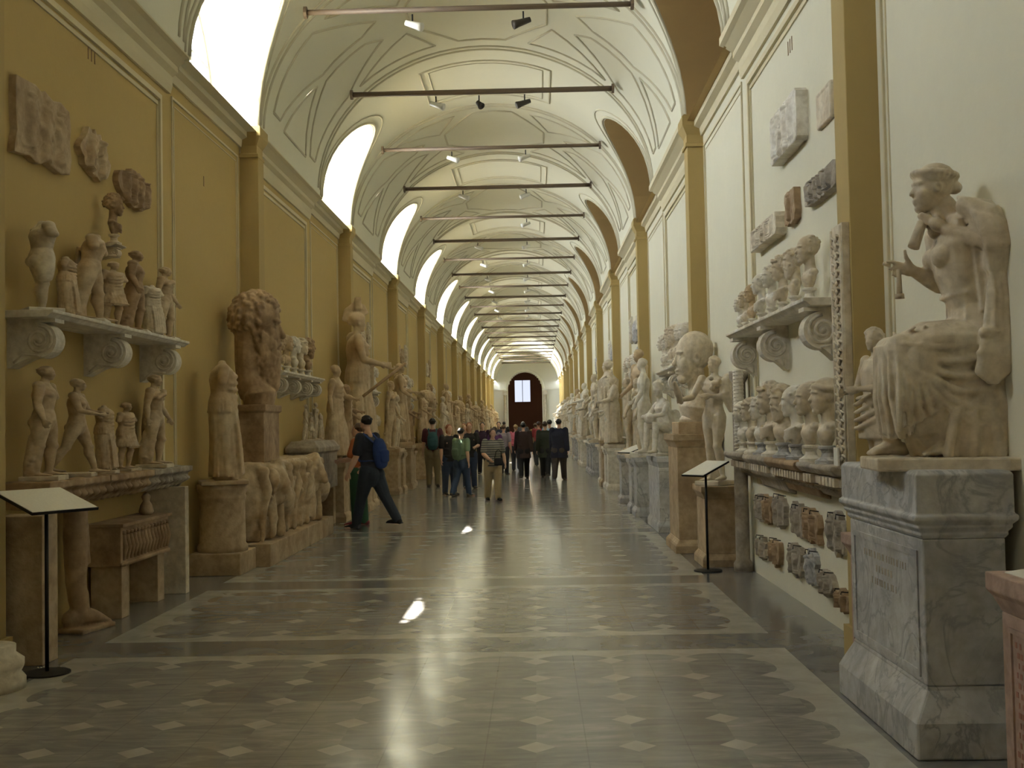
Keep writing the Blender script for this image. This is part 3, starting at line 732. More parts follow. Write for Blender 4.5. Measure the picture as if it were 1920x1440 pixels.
def relief(name, label, loc, side, w_, h_, t_, mat, seed=0, ragged=.08, rect=True, figs=3, group=None, lean=0, skew=0, depth=.03, cat='relief fragment', flat=False):
    """carved slab fixed to the wall; side -1 left wall (faces +X), +1 right wall (faces -X)"""
    R_ = random.Random(seed); NR, NS = 26, 72
    rag = [R_.uniform(-1, 1) for _ in range(24)]
    def rad(a):
        r_ = min(w_ / 2 / max(1e-6, abs(math.cos(a))), h_ / 2 / max(1e-6, abs(math.sin(a)))) if rect else 1 / math.sqrt((math.cos(a) / (w_ / 2)) ** 2 + (math.sin(a) / (h_ / 2)) ** 2)
        q_ = a / (2 * PI) * 24 % 24; i = int(q_); f = q_ - i
        return r_ * (1 + ragged * (rag[i] * (1 - f) + rag[(i + 1) % 24] * f))
    fg = []
    for i in range(figs):
        cx = (-.5 + (i + .5) / figs) * w_ * .82; s_ = h_ * R_.uniform(.75, .9); le = R_.uniform(-.15, .15)
        fg.append((cx, 0, s_, le))
    caps = []
    for cx, cy_, s_, le in fg:
        w1 = min(s_ * .16, w_ / figs * .32)
        caps.append((cx + le * s_ * .4, .38 * s_, cx + le * s_ * .42, .40 * s_, s_ * .085, 1))
        caps.append((cx + le * s_ * .3, .24 * s_, cx, -.05 * s_, w1, .9)); caps.append((cx, -.05 * s_, cx - .06 * s_, -.46 * s_, w1 * .6, .8)); caps.append((cx, -.05 * s_, cx + .09 * s_, -.46 * s_, w1 * .6, .7))
        dx = R_.choice((-1, 1)); caps.append((cx + le * s_ * .3, .24 * s_, cx + dx * .18 * s_, .08 * s_, w1 * .42, .8)); caps.append((cx + dx * .18 * s_, .08 * s_, cx + dx * .1 * s_, .28 * s_ * R_.choice((-.5, 1)), w1 * .38, .8))
    def hgt(y, z):
        if flat: 
            e = max(abs(y) / (w_ / 2), abs(z) / (h_ / 2)); return depth * (.35 * (e > .84) + .12 * math.sin(y * 70) * (e < .8) * (math.sin(z * 55) > 0))
        h = .0
        for x0, y0, x1, y1, r_, k in caps:
            dx, dy = x1 - x0, y1 - y0; L = dx * dx + dy * dy + 1e-9; tt = max(0, min(1, ((y - x0) * dx + (z - y0) * dy) / L))
            d2 = ((y - x0 - tt * dx) ** 2 + (z - y0 - tt * dy) ** 2) / (r_ * r_)
            if d2 < 1: h = max(h, k * math.sqrt(1 - d2))
        return depth * (h + .12 * math.sin(y * 61 + seed) * math.sin(z * 53 + 2 * seed))
    V, Fc = [(-side * (t_ + hgt(0, 0)), 0, 0)], []
    for i in range(1, NR + 1):
        for j in range(NS):
            a = 2 * PI * j / NS; r_ = rad(a) * i / NR; y, z = r_ * math.cos(a), r_ * math.sin(a)
            V.append((-side * (t_ + (hgt(y, z) if i < NR else 0) - (.004 if i == NR else 0)), y, z + skew * y))
    for j in range(NS): V.append((0, V[1 + (NR - 1) * NS + j][1], V[1 + (NR - 1) * NS + j][2]))
    for j in range(NS): Fc.append((0, 1 + j, 1 + (j + 1) % NS))
    for i in range(NR):
        for j in range(NS):
            a = 1 + i * NS + j; b = 1 + i * NS + (j + 1) % NS; Fc.append((a, a + NS, b + NS, b))
    Fc.append(tuple(1 + NR * NS + j for j in range(NS)))
    if side < 0: Fc = [f[::-1] for f in Fc]
    o = mesh_obj(name, V, Fc, mat, None, False, loc)
    o.data.polygons.foreach_set('use_smooth', [len(p.vertices) == 4 and p.index < NS * NR for p in o.data.polygons])
    tag(o, label, cat, group); return o
def volute_bracket(t, y, z, side, dep, h, w_, mat, loc_y0=0):
    """scrolled console: outline in (x,z), extruded along the wall"""
    pts = []; n = 18
    R1 = h * .36
    pts.append((0, 0)); pts.append((dep * .98, 0)); pts.append((dep * .98, -h * .08))
    cx, cz = dep - R1, -h * .08 - R1
    for i in range(n + 1): a = PI / 2 - PI * 1.02 * i / n; pts.append((cx + R1 * math.cos(a), cz + R1 * math.sin(a)))
    for i in range(1, 9):
        f = i / 8; pts.append((cx * (1 - f) + .02 + .03 * math.sin(f * PI), (cz - R1) * (1 - f) + (-h) * f + h * .10 * math.sin(f * PI)))
    pts.append((0, -h))
    P_ = [(-side * x, zz) for x, zz in pts]
    b = MB().prism(P_, 'y', -w_ / 2, w_ / 2).obj('bracket', mat, t, bevel=.008, loc=(0, y, z))
    for s_ in (-1, 1):
        sm = MB()                                            # spiral carved on both cheeks
        sp = [(-side * (cx + R1 * (.82 - .72 * i / 30) * math.cos(PI / 2 - 4.2 * PI * i / 30)), s_ * w_ / 2, cz + R1 * (.82 - .72 * i / 30) * math.sin(PI / 2 - 4.2 * PI * i / 30)) for i in range(31)]
        sm.tube(sp, [.014 * h / .4] * 31, 5); sm.tube([(-side * cx, s_ * (w_ / 2 - .01), cz), (-side * cx, s_ * (w_ / 2 + .012), cz)], .03 * h / .4, 8)
        sm.tube([(-side * (cx + .02), s_ * w_ / 2, cz - R1 * .9), (-side * (cx * .5), s_ * w_ / 2, -h * .72), (-side * .05, s_ * w_ / 2, -h * .9)], .010, 5)
        sm.obj('scroll', mat, b, True)
    return b
# small marble tile with a number on it for the shelves
def shelf_slab(t, y0, y1, side, dep, th, mat, name='slab'):
    a, b = sorted((0, -side * dep))
    prof = [(0, 0), (-side * dep, 0), (-side * dep, -th * .45), (-side * (dep - .02), -th * .55), (-side * (dep - .05), -th), (0, -th)]
    return MB().prism(prof, 'y', y0, y1).obj(name, mat, t, bevel=.005)
def shelf(label, loc, y0, y1, side, mat, brackets, dep=.30, th=.06, bh=.38, bw=.16, group=None):
    """loc z is the top of the slab"""
    t = thing('wall_shelf', label, 'shelf', loc, 0, group); shelf_slab(t, y0, y1, side, dep, th, mat)
    for y in brackets: volute_bracket(t, y, -th, side, dep * .92, bh, bw, mat)
    return t
def lectern(label, loc, rotz, hh, w_, dpt, tilt, mat=None):
    t = thing('information_stand', label, 'sign', loc, rotz)
    MB().lathe([(.15, 0), (.15, .012), (.04, .018)], 24).obj('foot_plate', M_IRON, t); MB().tube([(0, 0, .01), (0, 0, hh - .02)], .013, 8).obj('pole', M_IRON, t, True)
    p = MB(); c, s_ = math.cos(tilt), math.sin(tilt); V = []
    for z in (0, .018):
        for (x, y) in ((-dpt / 2, -w_ / 2), (dpt / 2, -w_ / 2), (dpt / 2, w_ / 2), (-dpt / 2, w_ / 2)): V.append((x * c - z * s_, y, hh + x * s_ + z * c))
    p.add(V, [(0, 3, 2, 1), (4, 5, 6, 7), (0, 1, 5, 4), (1, 2, 6, 5), (2, 3, 7, 6), (3, 0, 4, 7)]); pl = p.obj('panel', M_IRON, t)
    q_ = MB(); V = []
    for z in (.0185, .021):
        for (x, y) in ((-dpt / 2 + .006, -w_ / 2 + .006), (dpt / 2 - .006, -w_ / 2 + .006), (dpt / 2 - .006, w_ / 2 - .006), (-dpt / 2 + .006, w_ / 2 - .006)): V.append((x * c - z * s_, y, hh + x * s_ + z * c))
    q_.add(V, [(0, 3, 2, 1), (4, 5, 6, 7), (0, 1, 5, 4), (1, 2, 6, 5), (2, 3, 7, 6), (3, 0, 4, 7)]); q_.obj('printed_sheet', M_CARD, pl)
    return t
# ------------------------------------------------------------------ carved figures used more than once
BP = bust_protos()
# seated flute player, life size, facing +X, standing on z=0
def flute_player():
    B = Blob()
    B.tube([(-.15, 0, .50), (-.12, 0, .62), (-.07, 0, .76), (-.03, 0, .92), (-.02, 0, 1.06), (-.02, 0, 1.17)], [(.15, .19), (.14, .175), (.10, .135), (.12, .155), (.115, .17), (.06, .13)], 18, (.25, 1, 0))
    B.tube([(-.01, 0, 1.15), (.03, 0, 1.26)], .062)
    for sy in (.075, -.075): B.ell((.07, sy, 1.0), (.06, .062, .062))
    head(B, T((.095, 0, 1.352), .12, .262), hair='bun', seed=5, female=True, big=True)
    B.M = Matrix.Identity(4)
    for i in range(26): a = 2 * PI * i / 26; B.ell((.075 + .10 * math.cos(a), .092 * math.sin(a), 1.42 + .012 * math.cos(a)), (.024, .018, .02), (0, 0, a), 8, 6)
    # left arm raised to the pipe, right arm held out
    def arm(s_, e, w, fing, sy):
        B.tube([s_, e], [.065, .052], 12); B.tube([e, Vector(e).lerp(Vector(w), .4), w], [.052, .047, .030], 12)
        B.M = Matrix.Identity(4)
    arm((-.09, .17, 1.17), (-.15, .22, 1.03), (.055, .10, 1.125), 0, 1)
    arm((.02, -.18, 1.14), (.01, -.17, .885), (.175, -.05, .94), 0, -1)
    B.ell((.09, .085, 1.155), (.048, .03, .038), (0, -.5, 0))     # left hand and fingers round the pipe
    for i, (o, L) in enumerate(((0, .06), (.02, .066), (.04, .062), (.056, .05))):
        b = Vector((.105 + o * .35, .075, 1.155 + o * .8)); B.tube([b, b + Vector((.035, -.02, .018)), b + Vector((.042, -.052, .012)), b + Vector((.025, -.068, .004))], [.0115, .0105, .0095, .008], 8)
    B.tube([(.08, .075, 1.175), (.085, .045, 1.21), (.105, .025, 1.225)], [.015, .012, .009], 8)
    B.ell((.205, -.045, .952), (.046, .024, .036), (0, -.4, 0))   # right hand, open, thumb up
    for i, (dz, L, cu) in enumerate(((.022, .085, -.05), (.006, .075, .4), (-.008, .068, .8), (-.02, .055, 1.0))):
        b = Vector((.235, -.04, .955 + dz)); m = b + Vector((L * .5 * math.cos(cu * .4), .006, -L * .5 * math.sin(cu * .4) + .012)); e = m + Vector((L * .5 * math.cos(cu), .012, -L * .5 * math.sin(cu)))
        B.tube([b, m, e], [.0115, .0105, .0085], 8)
    B.tube([(.20, -.03, .975), (.225, -.015, 1.01), (.232, -.008, 1.045)], [.015, .012, .009], 8)
    # lap and legs under the skirt
    B.tube([(-.15, 0, .55), (.0, 0, .575), (.15, 0, .58), (.29, 0, .52)], [(.14, .215), (.115, .22), (.10, .21), (.085, .17)], 18, (0, 1, 0))
    for sy in (1, -1): B.ell((.295, sy * .10, .53), (.085, .085, .085))
    B.tube([(.30, -.10, .50), (.32, -.10, .30), (.30, -.10, .08)], [.085, .07, .045], 12); B.tube([(.28, .10, .50), (.16, .11, .28), (.07, .12, .08)], [.085, .07, .045], 12)
    B.tube([(.24, -.10, .035), (.32, -.10, .045), (.385, -.095, .028), (.415, -.09, .018)], [(.035, .038), (.038, .042), (.024, .05), (.014, .042)], 10, (0, 1, 0))
    B.tube([(.02, .12, .04), (.09, .125, .05), (.165, .13, .028), (.20, .13, .018)], [(.035, .038), (.038, .042), (.024, .05), (.014, .042)], 10, (0, 1, 0))
    for i in range(5): B.ell((.415 - .004 * abs(i - 1), -.125 + .017 * i, .016), (.017, .009, .011), seg=8, rg=6); B.ell((.205 - .004 * abs(i - 3), .098 + .017 * i, .016), (.017, .009, .011), seg=8, rg=6)
    B.tube([(.04, 0, .52), (.02, 0, .34), (.0, 0, .16)], [(.19, .195), (.17, .185), (.13, .17)], 16, (0, 1, 0))
    B.tube([(.20, 0, .42), (.20, 0, .26), (.17, 0, .17)], [(.12, .185), (.11, .175), (.10, .16)], 16, (0, 1, 0))
    # skirt sheet from the knees to an oblique hem
    n = 44; rg = []
    for z, xc, rx, ry, am in ((.56, .20, .20, .20, .02), (.46, .21, .185, .205, .05), (.36, .215, .17, .20, .09), (.26, .22, .155, .19, .11), (.17, .225, .14, .175, .12)):
        row = []
        for j in range(n):
            a = 2 * PI * j / n; k = 1 + am * (1 - abs(math.sin(6.5 * a + .6)) * 1.6)
            x = xc + rx * k * math.cos(a); zz = z + (0 if z > .4 else (.40 - z) * .55 * max(0, (.28 - x)) / .3); row.append((x, ry * k * math.sin(a), zz - (.08 if z < .2 and x > .25 else 0)))
        rg.append(row)
    q_ = MB().rings(rg); B._add(q_.V, q_.F)
    for i in range(6):                                            # catenary folds across the near side and lap
        z1 = .60 - .075 * i; swag(B, (.30 - .02 * i, .175, .56 - .03 * i), (-.15 - .005 * i, .185, z1), .04 + .02 * i, .021, out=(0, .012, 0), n=12)
        swag(B, (.30 - .02 * i, -.175, .56 - .03 * i), (-.15, -.185, z1), .04 + .02 * i, .021, out=(0, -.012, 0), n=12)
    for i in range(5): swag(B, (.24 - .05 * i, .16, .64 + .004 * i), (.26 - .07 * i, -.16, .64), .03, .014, out=(.02, 0, .0))
    for i in range(7):                                            # long folds falling from the knee
        B.tube([(.33 - .012 * i, .160 + .006 * i, .54 - .02 * i), (.33 - .035 * i, .200, .36), (.34 - .052 * i, .195 - .004 * i, .14 + .024 * i)], [.012, .017, .018], 6)
        B.tube([(.385 - .003 * abs(i - 3) ** 2, -.14 + .045 * i, .50), (.395 - .004 * abs(i - 3) ** 2, -.14 + .045 * i, .3), (.375 - .005 * abs(i - 3) ** 2, -.14 + .047 * i, .12)], [.010, .015, .014], 6)
    swag(B, (.34, .17, .14), (.0, .185, .30), .0, .012, n=6)
    # under dress behind the foot, spreading on the slab
    for i in range(10): B.tube([(-.10 + .004 * i, .17 - .01 * (i % 2), .42), (-.20 + .030 * i, .19 - .012 * (i % 3), .20), (-.27 + .042 * i, .19 - .015 * (i % 3), .012)], [.022, .026, .028], 8)
    B.tube([(-.14, .02, .45), (-.12, .03, .02)], [(.15, .17), (.17, .18)], 14, (0, 1, 0))
    for i in range(5): B.tube([(.26 - .03 * i, -.02 + .03 * i, .14), (.22 - .035 * i, .0 + .03 * i, .01)], .022, 6)
    # dress on the breast, girdle
    for i in range(7): yy_ = -.12 + .042 * i; cv = 1 - (yy_ / .16) ** 2; B.tube([(.055 * cv - .01, yy_, 1.17), (.125 * cv - .02, yy_, 1.01), (.095 * cv - .03, yy_ * .9, .88), (.075 * cv - .05, yy_ * .85, .79), (.06 * cv - .04, yy_ * .95, .66)], [.010, .014, .013, .012, .015], 6)
    B.tube([(-.02, .135, .81), (.035, .09, .80), (.055, 0, .79), (.035, -.09, .80)], .013, 6)
    for i in range(6): B.tube([(-.04 - .02 * i, .165 - .004 * i, 1.10), (-.07 - .012 * i, .155, .92), (-.09 - .012 * i, .15 + .004 * i, .72)], [.010, .013, .013], 6)
    # mantle: over the left shoulder, wrapping the arm, falling behind
    B.tube([(-.03, .12, 1.235), (-.12, .185, 1.17), (-.17, .21, 1.03), (-.13, .215, .93)], [(.045, .08), (.07, .085), (.085, .085), (.055, .06)], 12, (0, 1, 0))
    B.tube([(-.10, .06, 1.22), (-.20, .06, 1.0), (-.24, .05, .7), (-.245, .03, .3), (-.25, .02, .03)], [(.045, .15), (.055, .17), (.06, .18), (.06, .18), (.065, .19)], 14, (0, 1, 0))
    for i in range(7):
        f = i / 6; B.tube([(-.01 - .12 * f, .10 + .08 * f, 1.285 - .04 * f), (-.05 - .15 * f, .235 + .035 * math.sin(PI * f), 1.17 - .05 * f), (-.08 - .15 * f, .275 + .02 * math.sin(PI * f), 1.02), (-.10 - .12 * f, .25, .90)], [.014, .020, .019, .012], 6)
        B.tube([(-.22 - .03 * f, .21 - .055 * i, 1.0 - .03 * i), (-.29, .20 - .055 * i, .6), (-.30, .20 - .055 * i, .02)], [.015, .018, .018], 6)
    for i in range(6): B.tube([(-.165 + .012 * i, .235, .86), (-.17 + .018 * i, .255 - .004 * i, .62), (-.155 + .024 * i, .25, .36 + .02 * abs(i - 2.5))], [.016, .022, .026], 8)
    B.tube([(-.16, .20, .98), (-.17, .21, .75), (-.15, .215, .55)], [(.07, .04), (.065, .045), (.06, .04)], 10, (0, 1, 0))
    for i in range(5): B.tube([(-.10 - .03 * i, .24, .96), (-.115 - .028 * i, .255, .78), (-.11 - .025 * i, .26, .62)], [.012, .016, .014], 6)
    B.tube([(-.12, .245, .60), (-.06, .25, .60)], .03, 8); B.tube([(-.15, .25, .48), (-.04, .25, .50)], .022, 8)
    return B.bake('flute_player', .0078, M_CR, 1)
me_fl = flute_player()
FX, FY, FZ = 2.12, 5.68, 1.40
t = thing('statue', 'life-size seated marble woman playing a pipe, on the big grey pedestal at the right', 'statue', (FX, FY, FZ), PI - .06)
data_obj('figure', me_fl, None, t)
MB().tube([(.085, 0, 1.245), (.155, .03, 1.17), (.205, .055, 1.05)], [.020, .026, .030], 12).obj('pipe', M_CR, t, True)
MB().tube([(.30, -.03, .975), (.335, -.03, .985)], [.012, .010], 10).tube([(.262, -.02, .95), (.262, -.015, .82)], [.011, .015], 10).tube([(.262, -.015, .825), (.262, -.015, .80)], [.022, .024], 10).obj('broken_pipe', M_CR, t, True)
MB().prism([(-.24, -.30), (.44, -.22), (.45, .20), (-.13, .34), (-.24, .34)], 'z', -.065, 0).obj('plinth', M_CR, t, bevel=.01)
MB().box(-.15, -.13, -.2, .2, .0, .01).obj('seat_front', M_BR, t)
MB().stack([(.07, .22, 0), (.07, .22, .05), (.06, .20, .07), (.06, .20, .48), (.07, .22, .50), (.07, .22, .56)], -.235, -.02).obj('seat', M_BR, t, bevel=.008)

# big grey pedestal with worn front and faint inscription
t = thing('pedestal', 'tall weathered grey marble pedestal with moulded cap, carrying the seated pipe player', 'pedestal', (2.01, 5.97, 0))
hx, hy = .225, .64
MB().stack([(hx + .045, hy + .03, 0), (hx + .045, hy + .03, .17), (hx + .03, hy + .02, .20), (hx - .03, hy - .03, .31), (hx - .03, hy - .03, .33)]).obj('base', M_GREY, t, bevel=.012)
dd = MB().stack([(hx - .03, hy - .03, .33), (hx - .03, hy - .03, 1.02)]).obj('dado', M_GREY, t, bevel=.008)
MB().stack([(hx - .03, hy - .03, 1.02), (hx - .015, hy - .015, 1.04), (hx - .02, hy - .02, 1.05), (hx, hy, 1.075), (hx - .005, hy - .005, 1.085), (hx + .02, hy + .02, 1.11), (hx + .02, hy + .02, 1.13), (hx + .005, hy + .005, 1.14), (hx + .005, hy + .005, 1.325), (hx - .015, hy - .015, 1.345)]).obj('cap', M_GREY, t, bevel=.012)
fm = MB()
for (y0, y1, z0, z1) in ((-.54, .54, .93, .96), (-.54, .54, .36, .39), (-.54, -.51, .39, .93), (.51, .54, .39, .93)): fm.box(-hx + .022, -hx + .035, y0, y1, z0, z1)
fm.obj('border', M_GREY, dd)
lt = MB(); R_ = random.Random(4)
for row, (z, a, b) in enumerate(((.86, -.36, .36), (.79, -.14, .12), (.72, -.2, .2))):
    y = a
    while y < b: lt.box(-hx + .0285, -hx + .0315, y, y + R_.uniform(.008, .03), z - .018, z + .018); y += R_.uniform(.035, .06)
lt.obj('lettering', M_DK, dd)

# altars beside it
def inscr_altar(label, loc, hx, hy, h, mat, rows, face='x'):
    t = pedestal(label, loc, 0, hx, hy, h, mat, None, .045, 'altar'); b = min(.16, h * .16)
    m = MB()
    for (y0, y1, z0, z1) in ((-hy * .8, hy * .8, h - b - .07, h - b - .05), (-hy * .8, hy * .8, b + .04, b + .06), (-hy * .8, -hy * .8 + .02, b + .06, h - b - .07), (hy * .8 - .02, hy * .8, b + .06, h - b - .07)): m.box(-hx - .008, -hx + .005, y0, y1, z0, z1)
    m.obj('border', mat, t); m = MB(); z = h - b - .11; R_ = random.Random(rows)
    for i in range(rows):
        y = -hy * .7
        while y < hy * .66: m.box(-hx - .002, -hx + .004, y, y + R_.uniform(.006, .022), z - .011, z + .011); y += R_.uniform(.026, .04)
        z -= (h - 2 * b - .16) / rows
    m.obj('inscription', plain('faded_red_lettering', (.36, .17, .13), .7), t); return t
inscr_altar('small reddish inscribed altar behind the big grey pedestal on the right', (2.12, 7.0, 0), .135, .22, .87, M_RED, 9)
inscr_altar('reddish inscribed altar cut off by the right edge of the photo', (2.04, 4.18, 0), .19, .38, .97, M_RED, 13)
tag(MB().add([(-.1, -.12, 0), (.1, -.12, 0), (.1, .12, 0), (-.1, .12, 0), (-.1, -.12, .004), (.1, -.12, .03), (.1, .12, .03), (-.1, .12, .004)], [(0, 3, 2, 1), (4, 5, 6, 7), (0, 1, 5, 4), (1, 2, 6, 5), (2, 3, 7, 6), (3, 0, 4, 7)]).obj('label_card', M_CARD, None, loc=(1.96, 4.42, .97)), 'white label card lying on the reddish altar at the right edge', 'label card')

# small barbarian figure standing behind the big pedestal
def tunic_boy():
    B = Blob(); J = limbs({'legs': [(.12, .1, .04), (-.08, .05, .03)], 'arms': [(.2, .2, 1.5, .7), (.25, .2, 1.3, .6)]})
    body(B, J, headkw=dict(hair='big', seed=9), hrot=.25)
    B.gown([(.36, .01, 0, .085, .115, .12, 11, 0), (.45, .01, 0, .085, .11, .10, 11, .2), (.55, .0, 0, .075, .098, .08, 10, .5), (.60, 0, 0, .062, .082, .03, 10, .5), (.66, .0, 0, .078, .098, .08, 10, 1), (.76, 0, 0, .078, .108, .05, 10, 1), (.82, 0, 0, .05, .09, .03, 9, 1)])
    B.tube([(.07, .09, .595), (.085, 0, .60), (.07, -.09, .595)], .016, 8)
    for i in range(4): swag(B, (.02, .12, .66 - .05 * i), (.10, -.08, .56 - .045 * i), .03, .016, out=(.05, 0, 0))
    B.tube([(-.05, -.05, 0), (-.05, -.05, .36)], [.05, .04], 10)
    return B.bake('tunic_boy', .0085, M_CR, 1)
me_boy = tunic_boy()
def statue(me, label, loc, rotz, s, mat=None, plinth=(.16, .16, .05), group=None, pm=None, cat='statue'):
    t = thing('statue', label, cat, loc, rotz, group); t.scale = (s, s, s); m = mat or me.materials[0]
    data_obj('figure', mat_copy(me, mat) if mat else me, None, t, (0, 0, plinth[2] - .004))
    MB().stack([(plinth[0], plinth[1], 0), (plinth[0], plinth[1], plinth[2])]).obj('plinth', pm or m, t, bevel=.006); return t
tag(MB().stack([(.12, .17, 0), (.12, .17, .19)]).obj('marble_block', M_CR, None, loc=(2.13, 6.98, .87), bevel=.006), 'plain marble block on the small reddish altar, under the tunic figure', 'block')
statue(me_boy, 'small marble figure in a belted tunic, between the carved strip and the seated pipe player', (2.10, 6.93, 1.06), PI + .25, 1.06, M_CR, (.10, .12, .03))

# ------------------------------------------------------------------ right wall, first section
R0 = yn(0)
tl = thing('carved_strip', 'tall narrow carved marble strip fixed to the nearest right pilaster', 'carved strip', (FR, 7.45, 1.26))
MB().box(-.05, 0, -.13, .13, 0, 1.62).obj('slab', M_CR, tl, bevel=.004)
m = MB(); R_ = random.Random(3)
for i in range(26):
    z = .07 + i * .058; m.tube([(-.05, 0, z), (-.066, 0, z + .005)], [.026, .012], 8)
    for s_ in (-1, 1): m.tube([(-.052, s_ * .03, z), (-.066, s_ * .06, z + .025), (-.052, s_ * .085, z + .01)], [.006, .010, .005], 6)
for s_ in (-1, 1): m.box(-.062, -.04, s_ * .115 - .01, s_ * .115 + .01, .02, 1.6)
m.obj('foliage_carving', M_CR, tl, True)
tag(MB().box(-.012, 0, -.05, .05, 0, .12).obj('label_card', M_CARD, None, loc=(1.998, 7.5, 1.285)), 'small white number card at the foot of the carved strip on the right pilaster', 'label card')

shelf('upper marble shelf on scrolled brackets with busts, nearest on the right wall', (XR, 0, 2.50), 8.32, 11.72, 1, M_WH, (8.52, 10.15, 11.55), dep=.28, th=.06, bh=.40, bw=.17)
ub = [(8.66, 0.97, 1, 'bald white marble bust at the near end of the right upper shelf', .15), (9.14, .92, 2, 'bearded marble bust second from the near end of the right upper shelf', -.2), (9.60, .92, 5, 'thick-haired draped bust third from the near end of the right upper shelf', .1),
      (10.03, .90, 0, 'curly-haired bust fourth from the near end of the right upper shelf', .3), (10.48, .88, 6, 'draped bust fifth from the near end of the right upper shelf', -.1), (10.95, .80, 4, 'brownish bust sixth from the near end of the right upper shelf', .2),
      (11.28, .74, 7, 'wreathed bust seventh from the near end of the right upper shelf', 0), (11.57, .70, 3, 'female bust at the far end of the right upper shelf', .2)]
for y, s_, i, lb, rz in ub: bust(BP[i][0], (2.13, y, 2.50), PI + rz, s_ * .93, lb, 'busts on the right upper shelf', M_WARM if i == 4 else None)

# lower shelf: pieces of a carved cornice with dentils
t = thing('wall_shelf', 'lower shelf of broken carved cornice pieces with dentils, nearest on the right wall', 'shelf', (XR, 0, 1.27))
prof = [(0, 0), (-.27, 0), (-.28, -.03), (-.24, -.07), (-.19, -.08), (-.19, -.15), (-.12, -.17), (-.07, -.25), (0, -.27)]
Y1 = 7.72
for j, (y0, y1, dz) in enumerate(((7.72, 8.75, 0), (8.76, 9.9, .0), (9.91, 11.0, 0), (11.01, 12.0, 0))):
    c_ = MB().prism([(x * (1 + .05 * (j % 2)), z * (1 + .12 * (j % 3)) + dz) for x, z in prof], 'y', y0, y1).obj('cornice_block', M_DK if j != 1 else M_BR, t, bevel=.012)
    m = MB(); y = y0 + .06; m.box(-.20, -.16, y0 + .03, y1 - .03, -.15, -.085)
    while y < y1 - .08:
        if R_.random() > .12: m.box(-.235, -.17, y, y + .055, -.15, -.085)
        y += .095
    m.obj('dentils', M_CR, c_, bevel=.004)
    m = MB(); y = y0 + .05
    while y < y1 - .06: m.tube([(-.13, y, -.18), (-.115, y, -.215)], [.026, .01], 6); y += .075
    m.box(-.14, -.11, y0 + .02, y1 - .02, -.20, -.17); m.obj('egg_moulding', M_DK, c_)
lb_ = [(8.22, 1.10, 4, 'large cream bust at the near end of the right lower shelf, with hair knotted behind', .1, 3), (8.72, 1.08, 1, 'white bust with smooth cap hair, second from the near end of the right lower shelf', .15, None), (9.20, 1.06, 6, 'draped bust third from the near end of the right lower shelf', -.1, None),
       (9.68, 1.10, 2, 'bearded bust fourth from the near end of the right lower shelf', .45, None), (10.15, 1.14, 5, 'big thick-haired bust in the middle of the right lower shelf', .1, None), (10.62, .98, 0, 'curly-haired bust sixth from the near end of the right lower shelf', .2, None),
       (11.08, .95, 7, 'wreathed bust seventh from the near end of the right lower shelf', 0, None), (11.55, .92, 3, 'female bust at the far end of the right lower shelf', .2, None)]
for y, s_, i, lb, rz, al in lb_: bust(BP[al if al is not None else i][0], (2.12, y, 1.27), PI + rz, s_, lb, 'busts on the right lower shelf', M_CR if al else None, M_WH if i % 2 else M_GREY)

# fragments on hooks below the shelf
def hooked(label, y, z, w_, h_, mat, seed, rect, group, side=1, rag=.22):
    o = relief('relief_fragment', label, ((XR if side > 0 else XL), y, z), side, w_, h_, .05, mat, seed, rag, rect, 2, group, depth=.045)
    x = -side * .03
    for s_ in (-.2, .2):
        for q_ in (1,): MB().tube([(0, s_ * w_, q_ * h_ * .48), (x * 2.4, s_ * w_, q_ * h_ * .52), (x * 2.5, s_ * w_, q_ * h_ * .40)], .0045, 6).obj('hook', M_IRON, o)
    return o
names1 = ['near end', 'second from the near end', 'middle', 'second from the far end', 'far end']
G1, G2 = 'fragments hooked to the right wall in the upper row', 'fragments hooked to the right wall in the lower row'
for i, (y, z, w_, h_, mt, rc) in enumerate(((8.50, .73, .56, .30, M_DK, False), (9.28, .725, .52, .25, M_BR, True), (9.75, .73, .34, .25, M_DK, True), (10.46, .75, .5, .30, M_DK, False), (11.0, .72, .30, .24, M_BR, True), (11.38, .71, .34, .24, M_DK, True))):
    hooked('%s carved fragment on hooks, %s, upper row under the right shelf' % ('grey arched' if i == 0 else ('brown', 'dark', 'tall dark', 'small brown', 'weathered')[i - 1], ['at the near end', 'second', 'third', 'fourth', 'fifth', 'at the far end'][i]), y, z, w_, h_, mt, 20 + i, rc, G1)
for i, (y, z, w_, h_, mt, rc) in enumerate(((8.38, .25, .42, .15, M_BR, False), (8.85, .31, .40, .19, M_DK, False), (9.3, .38, .30, .27, M_GREY, True), (9.9, .37, .46, .26, M_DK, True), (10.72, .34, .44, .25, M_BR, False), (11.35, .32, .45, .22, M_DK, False))):
    hooked('%s carved fragment on hooks, %s, lower row under the right shelf' % (('brown', 'dark broken', 'grey slanting', 'lattice-carved', 'brown torn', 'rounded dark')[i], ['at the near end', 'second', 'third', 'fourth', 'fifth', 'at the far end'][i]), y, z, w_, h_, mt, 40 + i, rc, G2)
